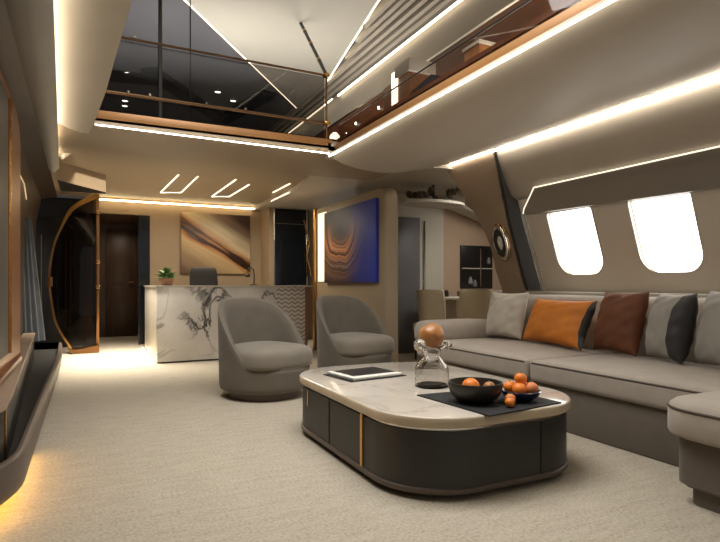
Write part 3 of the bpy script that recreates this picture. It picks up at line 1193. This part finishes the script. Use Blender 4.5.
# plant on the desk
pp = thing('potted_plant', 'small bushy green plant in a brown pot on the marble desk', 'plant', (.84, 7.5, .945))
bm = bmesh.new()
lathe(bm, [(.05, 0), (.075, .0), (.09, .05), (.095, .09), (.085, .095), (.08, .085)], 20)
finish('pot', bm, M['plant_pot'], pp)
bm = bmesh.new()
for i in range(150):
    a = random.uniform(0, 2 * PI)
    e = random.uniform(.1, 1.45)
    L = random.uniform(.08, .17)
    dr_ = Vector((math.cos(a) * math.cos(e), math.sin(a) * math.cos(e), math.sin(e) * .95))
    base = Vector((0, 0, .09)) + dr_ * L * .35
    tip = Vector((0, 0, .09)) + dr_ * L * 1.15 + Vector((0, 0, -.02))
    sd = dr_.cross(Vector((0, 0, 1))).normalized() * .02
    mid = (base + tip) / 2 + Vector((0, 0, .015))
    v = [bm.verts.new(p) for p in (base, mid + sd, tip, mid - sd)]
    bm.faces.new(v)
finish('foliage', bm, M['leaf'], pp, smooth=0, recalc=False)

# office chair behind the desk
oc = thing('office_chair', 'dark office chair behind the marble desk, only its back in view', 'chair', (1.44, 8.25, 0), R(0))
bm = bmesh.new()
rows = []
for z, wd, y, th in ((.52, .18, 0, .03), (.70, .205, .0, .035), (1.0, .20, .02, .035), (1.17, .19, .05, .03), (1.21, .165, .055, .02)):
    rows.append([(x, y + yy + .09 * (x * x) * -4, z) for x, yy in ((-wd, -th), (-wd * .5, -th), (0, -th), (wd * .5, -th), (wd, -th), (wd, th), (wd * .5, th), (0, th), (-wd * .5, th), (-wd, th))])
loft(bm, rows, True, True, True)
finish('backrest', bm, M['dark'], oc, loc=(0, -.02, 0))
finish('seat', bx(-.24, .24, -.02, .46, .44, .52, bev=.03), M['dark_ceiling'], oc)
bm = bmesh.new()
tube(bm, [(0, .2, .08), (0, .2, .44)], .03, 10)
finish('column', bm, M['chrome'], oc)
bm = bmesh.new()
for k in range(5):
    a = 2 * PI * k / 5
    tube(bm, [(0, .2, .09), (.27 * math.cos(a), .2 + .27 * math.sin(a), .04)], [.025, .015], 8)
    lathe(bm, [(.02, 0), (.03, .01), (.03, .04), (.02, .05)], 10, .27 * math.cos(a), .2 + .27 * math.sin(a))
finish('base', bm, M['chrome'], oc)

# desk lamp
dl = thing('desk_lamp', 'slim dark arched desk lamp on the right half of the desk', 'lamp', (2.0, 7.5, .945))
bm = bmesh.new()
lathe(bm, [(.05, 0), (.05, .012), (.012, .02)], 20)
finish('base', bm, M['dark'], dl)
bm = bmesh.new()
tube(bm, [(0, 0, .015), (.005, 0, .14), (-.01, 0, .22), (-.05, 0, .25), (-.085, 0, .215), (-.09, 0, .15)], .009, 8)
finish('arm', bm, M['dark'], dl)
bm = bmesh.new()
lathe(bm, [(.012, .05), (.03, .03), (.036, 0), (.03, .004)], 16)
finish('lamp_shade', bm, M['dark'], dl, loc=(-.09, 0, .115))

# painting behind the desk
pt = thing('painting', 'wide abstract painting of brown and cream diagonal streaks behind the desk', 'painting', (1.83, 9.27, 1.64))
finish('canvas', bx(-.57, .57, -.02, .025, -.50, .50, bev=.004), M['painting_streak'], pt)

# dark cabinet with chrome edges
cb = thing('tall_cabinet', 'tall dark glossy cabinet with steel edges right of the desk wall', 'cabinet', (2.98, 8.8, 0))
world_part('body', bx(2.70, 3.30, 8.80, 8.94, .02, 2.23, bev=.005), M['dark_blue'], cb)
bm = bmesh.new()
tube(bm, [(2.685, 8.79, .02), (2.685, 8.79, 2.24)], .009, 6)
world_part('edge_profile', bm, M['chrome'], cb)
bm = bmesh.new()
tube(bm, [(3.26, 8.785, .02), (3.26, 8.785, 2.23)], .008, 6)
world_part('edge_profile', bm, M['chrome'], cb)
bm = bmesh.new()
tube(bm, [(3.20, 8.77, 2.05), (3.25, 8.77, 1.85), (3.30, 8.77, 1.65), (3.25, 8.77, 1.45), (3.30, 8.77, 1.25), (3.33, 8.77, 1.1)], .012, 6)
world_part('gold_ornament', bm, M['gold'], cb)
bm = bmesh.new()
tube(bm, [(2.71, 8.79, 1.98), (3.25, 8.79, 1.98)], .004, 6)
world_part('shelf_line', bm, M['chrome'], cb)

# ================================================================== SWIRL PARTITION
pa = thing('partition', 'taupe padded partition panel with rounded top carrying the swirl painting', 'partition', (2.98, 6.3, 0))
bm = bmesh.new()
rows = []
prof_p = []
# rounded in the YZ plane at the near top corner
pts = [(7.58, .0), (7.58, 2.06)]
for k in range(9):
    a = R(90 - 90 * k / 8)
    pts.append((5.46 + .13 * -math.cos(a) + .0, 1.91 + .15 * math.sin(a)))
pts.append((5.33, 0))
rows = [[(x, y + (ins if y < 6 else -ins), max(0, z - ins)) for y, z in pts] for x, ins in ((2.90, .02), (2.91, .006), (2.93, 0), (3.05, 0), (3.07, .006), (3.08, .02))]
loft(bm, rows, True, True, True)
world_part('panel', bm, M['partition'], pa, smooth=40)
world_part('lit_recess', bx(2.888, 2.905, 7.03, 7.32, 1.0, 1.97), M['lit_niche'], pa, smooth=0)
bm = bmesh.new()
box(bm, 2.86, 2.92, 7.40, 7.46, 0, 2.06, .006)
world_part('gold_post', bm, M['gold'], pa)
sw = thing('painting', 'blue painting with copper swirling arcs on the taupe partition', 'painting', (2.885, 6.24, 1.44))
finish('canvas', bx(-.03, .012, -.77, .77, -.46, .50, bev=.004), M['painting_swirl'], sw)


# ================================================================== TUB CHAIRS
def make_tub():
    root = thing('tub_chair', '', 'armchair', (0, 0, 0), 0, 'taupe tub chairs facing the coffee table')
    n = 72
    A, B = .375, .40

    def hh(a):  # a = 0 at the back (+y)
        c = math.cos(a)
        s = max(0.0, min(1.0, (c + .62) / 1.62))
        return .27 + .565 * (1 - (1 - s) ** 1.7) ** 1.25

    def ring(scale, zf, back=0.0):
        row = []
        for k in range(n):
            a = 2 * PI * k / n
            s_, c_ = math.sin(a), math.cos(a)
            p = 2.15
            rr = (abs(s_) ** p + abs(c_) ** p) ** (-1 / p)
            z = zf(a)
            lean = back * max(0, c_) * max(0, z - .3)
            row.append((A * scale * rr * s_, B * scale * rr * c_ + lean, z))
        return row
    rows = [ring(.90, lambda a: .065), ring(.95, lambda a: .075), ring(.97, lambda a: .11)]
    for f in (.3, .5, .7, .85):
        rows.append(ring(.97 + .03 * f, lambda a, f=f: .11 + (hh(a) - .14) * f))
    rows += [ring(1.0, lambda a: hh(a) - .03), ring(.985, lambda a: hh(a) - .008), ring(.95, lambda a: hh(a)),
             ring(.90, lambda a: hh(a) - .004), ring(.865, lambda a: hh(a) - .025), ring(.84, lambda a: max(.24, hh(a) - .10)),
             ring(.81, lambda a: max(.23, .25 + (hh(a) - .25) * .35)), ring(.79, lambda a: .23)]
    bm = bmesh.new()
    loft(bm, rows, True, True, True)
    shell = finish('shell', bm, M['chair'], root, smooth=60)
    # seat cushion, pushed out over the low front
    rows = []

    def cring(scale, z, dome=0.0):
        row = []
        for k in range(n):
            a = 2 * PI * k / n
            s_, c_ = math.sin(a), math.cos(a)
            p = 3.0
            rr = (abs(s_) ** p + abs(c_) ** p) ** (-1 / p)
            fr = max(0, min(1, (.35 - c_) / .9))
            ex = .80 + .185 * fr
            row.append((A * scale * (.80 + .15 * fr) * rr * s_, B * scale * ex * rr * c_, z))
        return row
    for sc_, z in ((.93, .262), (.985, .272), (1.0, .30), (1.0, .360), (.985, .390), (.94, .412), (.8, .432), (.55, .446), (.2, .452)):
        rows.append(cring(sc_, z))
    bm = bmesh.new()
    loft(bm, rows, True, True, True)
    finish('seat_cushion', bm, M['chair_seat'], root, smooth=60)
    bm = bmesh.new()
    rim = ring(.985, lambda a: hh(a) - .002)
    tube(bm, rim + [rim[0]], .004, 6, False)
    finish('piping', bm, M['chair_seat'], root, smooth=60)
    bm = bmesh.new()
    rows = [ring(.78, lambda a: .0), ring(.78, lambda a: .066)]
    loft(bm, rows, True, True, True)
    finish('plinth', bm, M['lip'], root, smooth=60)
    return root


def copy_tree(o, parent=None):
    c = o.copy()
    COL.objects.link(c)
    if parent is not None:
        c.parent = parent
    for ch in list(o.children):
        copy_tree(ch, c)
    return c


tub = make_tub()
tub.location = (1.32, 4.62, 0)
tub.rotation_euler = (0, 0, R(20))
tub['label'] = 'taupe velvet tub chair in front of the marble desk, left of the pair'
tub2 = copy_tree(tub)
tub2.location = (2.42, 5.12, 0)
tub2.rotation_euler = (0, 0, R(12))
tub2['label'] = 'taupe velvet tub chair in front of the swirl partition, partly behind the table'

# ================================================================== COFFEE TABLE
X0, X1, Y0, Y1, TR = 1.165, 2.30, 1.93, 3.58, .37
tb = thing('coffee_table', 'low rounded coffee table with pale stone top and dark leather body', 'table', (1.69, 2.84, 0))
bm = bmesh.new()
rr_solid(bm, X0, X1, Y0, Y1, TR, [(.012, .322), (.002, .327), (0, .333), (0, .364), (.004, .370), (.012, .372)], 16)
for f in bm.faces:
    if f.calc_center_median().z < .368:
        f.material_index = 1
world_part('stone_top', bm, [M['table_stone'], M['table_edge']], tb, smooth=50)
bm = bmesh.new()
rr_solid(bm, X0 + .02, X1 - .02, Y0 + .02, Y1 - .02, TR - .02, [(0, .055), (0, .306)], 16)
world_part('body', bm, M['leather_dark'], tb, smooth=50)
bm = bmesh.new()
rr_solid(bm, X0 + .03, X1 - .03, Y0 + .03, Y1 - .03, TR - .03, [(0, .304), (0, .323)], 16)
world_part('shadow_rail', bm, M['chrome'], tb, smooth=50)
bm = bmesh.new()
rr_solid(bm, X0 + .012, X1 - .012, Y0 + .012, Y1 - .012, TR - .012, [(.03, .025), (.005, .028), (0, .036), (0, .052), (.012, .057)], 16)
world_part('base_rim', bm, M['lip'], tb, smooth=50)
bm = bmesh.new()
rr_solid(bm, X0 + .2, X1 - .2, Y0 + .2, Y1 - .2, .25, [(0, 0), (0, .026)], 10)
world_part('foot', bm, M['black'], tb, smooth=50)
world_part('gold_seam', bx(X0 + .013, X0 + .03, 2.40, 2.425, .055, .318), M['gold'], tb, smooth=0)
world_part('gold_seam', bx(X0 + .016, X0 + .024, 3.16, 3.18, .20, .30), M['gold'], tb, smooth=0)
world_part('door_seam', bx(X0 + .017, X0 + .024, 2.83, 2.84, .055, .30), M['black'], tb, smooth=0)
world_part('door_seam', bx(1.90, 1.91, Y0 + .017, Y0 + .024, .055, .30), M['black'], tb, smooth=0)
TZ = .372

# book
bk = thing('book', 'open coffee table book with dark picture page on the stone top', 'book', (1.55, 3.12, TZ), R(8))
finish('cover', bx(-.21, .21, -.165, .165, 0, .006, bev=.002), M['black'], bk)
finish('pages', bx(-.185, .185, -.155, .155, .006, .022, bev=.003), M['paper'], bk)
finish('picture', bx(-.15, .175, -.10, .145, .022, .0235), M['picture'], bk, smooth=0)

# tray, bowls, fruit
tr = thing('serving_mat', 'black square felt mat under the fruit bowls', 'mat', (1.78, 2.23, TZ), R(0))
bm = bmesh.new()
pts = [(1.57, 2.46), (1.53, 1.99), (1.99, 2.0), (2.05, 2.06), (2.07, 2.44)]
pts = [(1.51, 2.43), (1.555, 1.90), (2.05, 1.965), (2.02, 2.40)]
prism(bm, pts, 'z', TZ, TZ + .006)
world_part('felt', bm, M['tray'], tr, smooth=0)

bw = thing('fruit_bowl', 'large dark stone bowl on the black mat holding a few fruits', 'bowl', (1.68, 2.16, TZ + .006))
bm = bmesh.new()
lathe(bm, [(.06, 0), (.085, .005), (.12, .04), (.135, .085), (.132, .098), (.122, .098), (.11, .05), (.07, .02), (.01, .015)], 36)
finish('shell', bm, M['bowl'], bw)
b2 = thing('fruit_bowl', 'small dark blue glazed bowl heaped with oranges', 'bowl', (1.90, 2.085, TZ + .006))
bm = bmesh.new()
lathe(bm, [(.04, 0), (.06, .004), (.085, .025), (.10, .05), (.094, .052), (.075, .028), (.03, .014), (.005, .012)], 32)
finish('shell', bm, M['blue_bowl'], b2)


def fruit(x, y, z, r, mat, label, group, name='orange'):
    t = thing(name, label, 'fruit', (x, y, z), random.uniform(0, 6), group)
    bm = bmesh.new()
    bmesh.ops.create_icosphere(bm, subdivisions=3, radius=r)
    for v in bm.verts:
        q = v.co.normalized()
        v.co *= 1 + .03 * noise.noise(q * 2 + Vector((x * 9, y * 9, 0))) - .10 * max(0, q.z - .9)
        v.co.z *= .93
    finish('flesh', bm, mat, t)
    bm = bmesh.new()
    tube(bm, [(0, 0, r * .84), (.003, .001, r * .97)], [.006, .004], 6)
    finish('stem', bm, M['leaf'], t)
    return t


bz = TZ + .006
FR = [(1.862, 2.052, .063, .034, 'orange at the front left of the heap in the blue bowl'),
      (1.934, 2.046, .063, .033, 'orange at the front right of the heap in the blue bowl'),
      (1.866, 2.124, .062, .033, 'orange at the back left of the heap in the blue bowl'),
      (1.938, 2.118, .062, .033, 'orange at the back right of the heap in the blue bowl'),
      (1.900, 2.085, .108, .031, 'orange crowning the heap in the blue bowl')]
for i, (x, y, z, r, lab) in enumerate(FR):
    fruit(x, y, bz + z, r, M['orange_fruit'] if i % 2 == 0 else M['peach_fruit'], lab, 'oranges in the blue bowl')
fruit(1.675, 2.190, bz + .070, .044, M['orange_fruit'], 'orange lying in the middle of the dark stone bowl', 'fruit in the stone bowl')
fruit(1.742, 2.130, bz + .070, .030, M['amber'], 'brown fruit at the right inside the dark stone bowl', 'fruit in the stone bowl', 'plum')
fruit(1.635, 2.115, bz + .060, .030, M['stone_brown'], 'dark fruit at the left inside the dark stone bowl', 'fruit in the stone bowl', 'plum')
fruit(1.790, 2.035, bz + .026, .027, M['peach_fruit'], 'small peach lying on the mat between the two bowls', 'fruit on the mat', 'peach')
fruit(1.745, 1.985, bz + .024, .024, M['orange_fruit'], 'small orange lying on the mat before the two bowls', 'fruit on the mat')

# glass decanter with amber stopper and faceted knobs
dc = thing('decanter', 'clear cut glass decanter with amber stone stopper on the table', 'decanter', (1.73, 2.62, TZ))
bm = bmesh.new()
lathe(bm, [(.090, 0), (.097, .005), (.097, .105), (.088, .125), (.056, .160), (.046, .178), (.052, .215), (.048, .215), (.040, .180), (.050, .157), (.082, .120), (.091, .103), (.091, .013), (.02, .010)], 28)
finish('body', bm, M['cut_glass'], dc, smooth=30)
bm = bmesh.new()
lathe(bm, [(.070, .0128), (.070, .017), (.004, .019)], 24)
finish('coaster', bm, M['bowl'], dc, smooth=30)
bm = bmesh.new()
bmesh.ops.create_icosphere(bm, subdivisions=3, radius=.072)
for v in bm.verts:
    q = v.co.normalized()
    v.co *= 1 + .12 * noise.noise(q * 1.6)
    v.co.z *= .95
finish('stopper', bm, M['amber'], dc, loc=(0, 0, .290))
for x, y, s in ((-.085, -.01, .042), (.075, .02, .038), (.088, -.03, .030)):
    bm = bmesh.new()
    bmesh.ops.create_icosphere(bm, subdivisions=1, radius=s)
    k_ = finish('glass_knob', bm, M['cut_glass'], dc, smooth=0, loc=(x, y, .238))
    bm = bmesh.new()
    tube(bm, [(0, 0, 0), (-x * .55, -y, -.03)], .008, 6)
    finish('knob_stem', bm, M['chrome'], k_)

# ================================================================== SOFA
so = thing('sofa', 'long greige linen sofa with chaise end under the cabin windows', 'sofa', (3.3, 2.7, 0))
bm = bmesh.new()
box(bm, 2.73, 3.95, 1.58, 4.36, .0, .29, .012)
world_part('base', bm, M['sofa_base'], so, smooth=40)
for y0, y1 in ((2.90, 4.36), (1.45, 2.885)):
    bm = bmesh.new()
    soft_slab(bm, 2.70, 3.60, y0, y1, .285, .43, .035, .022)
    c_ = world_part('seat_cushion', bm, M['sofa'], so, smooth=50)
    bm = bmesh.new()
    tube(bm, [(2.703, y0 + .03, .413), (2.703, y1 - .03, .413)], .006, 6)
    off = Vector(so.location)
    for v in bm.verts:
        v.co -= off
    finish('piping', bm, M['piping'], c_)
for y0, y1 in ((2.87, 4.36), (1.2, 2.86), (-.4, 1.19)):
    bm = bmesh.new()
    rows = []
    P2 = [(3.58, .36), (3.62, .60), (3.68, .80), (3.715, .842), (3.77, .858), (3.93, .858), (3.965, .845), (3.97, .30)]
    for ins, y in ((.03, y0), (.008, y0 + .012), (0, y0 + .03), (0, y1 - .03), (.008, y1 - .012), (.03, y1)):
        rows.append([(min(max(x, 3.58 + ins), 3.97 - ins), y, min(z, .858 - ins)) for x, z in P2])
    loft(bm, rows, True, True, True)
    world_part('back_cushion', bm, M['sofa'], so, smooth=40)
bm = bmesh.new()
soft_slab(bm, 2.74, 3.56, 4.19, 4.50, .40, .60, .075, .02)
world_part('armrest', bm, M['sofa'], so, smooth=60)
# chaise end
bm = bmesh.new()
rr_solid(bm, 2.295, 3.9, .3, 1.56, .06, [(.03, .07), (0, .09), (0, .30)], 8)
world_part('chaise_base', bm, M['sofa_base'], so, smooth=50)
bm = bmesh.new()
rr_solid(bm, 2.33, 3.8, .4, 1.52, .06, [(0, 0.0), (0, .08)], 8)
world_part('chaise_foot', bm, M['sofa_base'], so, smooth=50)
bm = bmesh.new()
rr_solid(bm, 2.235, 3.62, .25, 1.62, .16, [(.03, .292), (.008, .30), (0, .315), (0, .405), (.008, .43), (.03, .447), (.08, .458), (.25, .468), (.4, .472)], 10)
cc = world_part('chaise_cushion', bm, M['sofa'], so, smooth=60)
bm = bmesh.new()
ring = rrect(2.237, 3.618, .252, 1.618, .16, 10)
tube(bm, [(x, y, .418) for x, y in ring] + [(ring[0][0], ring[0][1], .418)], .006, 6, False)
for v in bm.verts:
    v.co -= Vector(so.location)
finish('piping', bm, M['piping'], cc, smooth=60)

# ---- cushions on the sofa (pillow lies in its XZ plane; turned to lean on the back)


def cushion(y, x, z, wd, ht, th, tilt, yaw, mats, seed, label, end=None, roll=0):
    t = thing('cushion', label, 'cushion', (x, y, z), 0, 'scatter cushions on the sofa')
    bm = pillow_bm(wd, ht, th, seed, 30, end)
    o = finish('cover', bm, mats, t, smooth=70)
    o.rotation_euler = (Matrix.Rotation(R(-90 + yaw), 3, 'Z') @ Matrix.Rotation(R(-tilt), 3, 'X') @ Matrix.Rotation(R(roll), 3, 'Y')).to_euler()
    return t


SZ = .458
cushion(4.00, 3.42, SZ, .46, .44, .19, 14, 6, M['cush_pale'], 1, 'pale grey cushion at the far end of the sofa behind the orange one')
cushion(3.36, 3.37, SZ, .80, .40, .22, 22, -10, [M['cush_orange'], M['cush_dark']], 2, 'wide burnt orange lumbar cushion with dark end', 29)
cushion(2.75, 3.38, SZ, .45, .46, .20, 14, -12, M['cush_brown'], 3, 'copper brown cushion right of the orange lumbar cushion')
cushion(2.35, 3.36, SZ, .42, .45, .21, 12, -26, [M['cush_grey'], M['cush_dark']], 4, 'grey cushion with shaded side coloured charcoal between brown and rightmost cushions', 24)  # dark end faces carry the shade of the near side
cushion(1.955, 3.31, SZ, .48, .47, .21, 12, -24, [M['cush_grey'], M['cush_dark']], 5, 'light grey cushion farthest right, cut by the picture edge', 25)  # shade on the near end put in as charcoal faces

# ================================================================== PORTHOLE on the rib
ph = thing('porthole_clock', 'small round lit porthole ornament on the bronze rib', 'wall ornament', (3.785, 4.43, 1.39))
ph.rotation_euler = (0, R(-106), 0)
bm = bmesh.new()
n = 32
rows = []
for k in range(n + 1):
    a = 2 * PI * k / n
    rows.append([(.185 * 1.0 * math.cos(a) * s, .10 * math.sin(a) * s, z) for s, z in ((1.0, 0), (1.02, .02), (.92, .035), (.80, .03), (.78, 0))])
loft(bm, rows, False)
finish('rim', bm, M['chrome'], ph, smooth=50)
bm = bmesh.new()
rows = [[(.150 * math.cos(2 * PI * k / n), .08 * math.sin(2 * PI * k / n), z) for k in range(n)] for z in (.0, .012)]
loft(bm, rows, True, True, True)
finish('face', bm, M['dark'], ph, smooth=0)
bm = bmesh.new()
bmesh.ops.create_icosphere(bm, subdivisions=2, radius=.05)
for v in bm.verts:
    v.co.z *= .4
    v.co.x *= 1.5
    v.co.y *= .7
finish('crystal', bm, M['paper'], ph, loc=(0, 0, .02))
bm = bmesh.new()
for k in range(n + 1):
    pass
tube(bm, [(.200 * math.cos(2 * PI * k / n), .112 * math.sin(2 * PI * k / n), .006) for k in range(n + 1)], .006, 6, False)
finish('glow_ring', bm, M['gold'], ph, smooth=60)

# ================================================================== DINING ZONE
dt = thing('dining_table', 'small pale dining table between two cream chairs beyond the sofa', 'table', (4.25, 6.05, 0))
world_part('tabletop', bx(3.95, 4.62, 5.8, 6.4, .76, .79, bev=.008), M['pale_wall'], dt)
world_part('pedestal', bx(4.2, 4.36, 6.0, 6.2, 0, .76, bev=.01), M['side_panel'], dt)


def dining_chair(x, y, rz, label):
    t = thing('dining_chair', label, 'chair', (x, y, 0), rz, 'cream chairs in the dining zone')
    bm = bmesh.new()
    rows = []
    for z, wd, yy in ((.30, .22, -.0), (.5, .245, .01), (.75, .25, .03), (.87, .245, .045), (.895, .22, .05)):
        row = []
        for k in range(11):
            u = -1 + 2 * k / 10
            row.append((wd * u, yy - .16 * u * u, z))
        for k in range(11):
            u = 1 - 2 * k / 10
            row.append((wd * .86 * u, yy - .05 - .16 * u * u, z))
        rows.append(row)
    loft(bm, rows, True, True, True)
    finish('backrest', bm, M['cream_chair'], t, smooth=50)
    bm = bmesh.new()
    soft_slab(bm, -.235, .235, -.42, .0, .36, .47, .03, .015, 6)
    finish('seat', bm, M['cream_chair'], t, smooth=50)
    for sx in (-.19, .19):
        for sy in (-.38, -.03):
            bm = bmesh.new()
            tube(bm, [(sx, sy, 0), (sx * .95, sy, .365)], [.014, .02], 8)
            finish('leg', bm, M['dark'], t)
    return t


dining_chair(3.66, 5.74, R(95), 'cream dining chair at the left of the small table, by the dark door')
dining_chair(4.36, 5.48, R(172), 'cream dining chair right of the small table, behind the sofa end')
bm = bmesh.new()
lathe(bm, [(.03, 0), (.035, .01), (.03, .07), (.02, .09)], 14)
tag(finish('small_vase', bm, M['dark'], loc=(4.33, 6.2, .79)), 'small dark vase on the dining table', 'vase')
# dark wall niche with shelf and pale pole
dw = thing('wall_display', 'dark framed display niche on the blush wall of the dining zone', 'display', (5.15, 6.6, 1.2))
world_part('recess', bx(4.88, 5.46, 6.60, 6.645, .90, 1.54, bev=.004), M['dark'], dw)
world_part('shelf', bx(4.89, 5.45, 6.585, 6.60, 1.19, 1.205), M['pale_wall'], dw, smooth=0)
bm = bmesh.new()
tube(bm, [(5.22, 6.588, .93), (5.22, 6.588, 1.50)], .012, 8)
world_part('pole', bm, M['chrome'], dw)
for x, z, m_ in ((5.02, 1.02, 'cush_grey'), (5.10, .98, 'dark_ceiling'), (5.36, 1.32, 'dark_ceiling')):
    bm = bmesh.new()
    lathe(bm, [(.02, 0), (.035, .02), (.03, .07), (.012, .11)], 12)
    tmp = finish('figurine', bm, M[m_], dw, loc=(x - 5.15, 6.57 - 6.6, z - 1.2 - .06))
sb = thing('sideboard', 'low pale sideboard under the dark display niche', 'cabinet', (5.3, 6.4, 0))
world_part('body', bx(4.85, 5.7, 6.25, 6.63, .05, .84, bev=.01), M['pale_wall'], sb)
world_part('top', bx(4.83, 5.72, 6.23, 6.635, .84, .87, bev=.006), M['pale_wall'], sb)
world_part('plinth', bx(4.9, 5.65, 6.3, 6.6, 0, .05), M['black'], sb, smooth=0)

# ceiling light with brown crystals
ch = thing('chandelier', 'oval pale ceiling light topped with brown crystals in the dining zone', 'ceiling light', (3.92, 5.9, 2.0))
bm = bmesh.new()
rows = [[(s * .46 * math.cos(2 * PI * k / 36), s * .24 * math.sin(2 * PI * k / 36), z) for k in range(36)] for s, z in ((.9, -.03), (1, -.015), (1, .01), (.95, .02))]
loft(bm, rows, True, True, True)
finish('plate', bm, M['pale_wall'], ch, smooth=40)
rng = random.Random(3)
for k in range(14):
    bm = bmesh.new()
    bmesh.ops.create_icosphere(bm, subdivisions=1, radius=.055)
    sx = rng.uniform(.9, 1.8)
    for v in bm.verts:
        v.co.x *= sx
        v.co.z *= .7
    finish('crystal', bm, M['stone_brown'], ch, smooth=0,
           loc=(rng.uniform(-.33, .33), rng.uniform(-.14, .12), .055 + .05 * (k % 3)), rot=(rng.random(), rng.random(), rng.random()))
bm = bmesh.new()
tube(bm, [(0, 0, .02), (0, 0, .262)], .015, 8)
finish('stem', bm, M['dark'], ch)
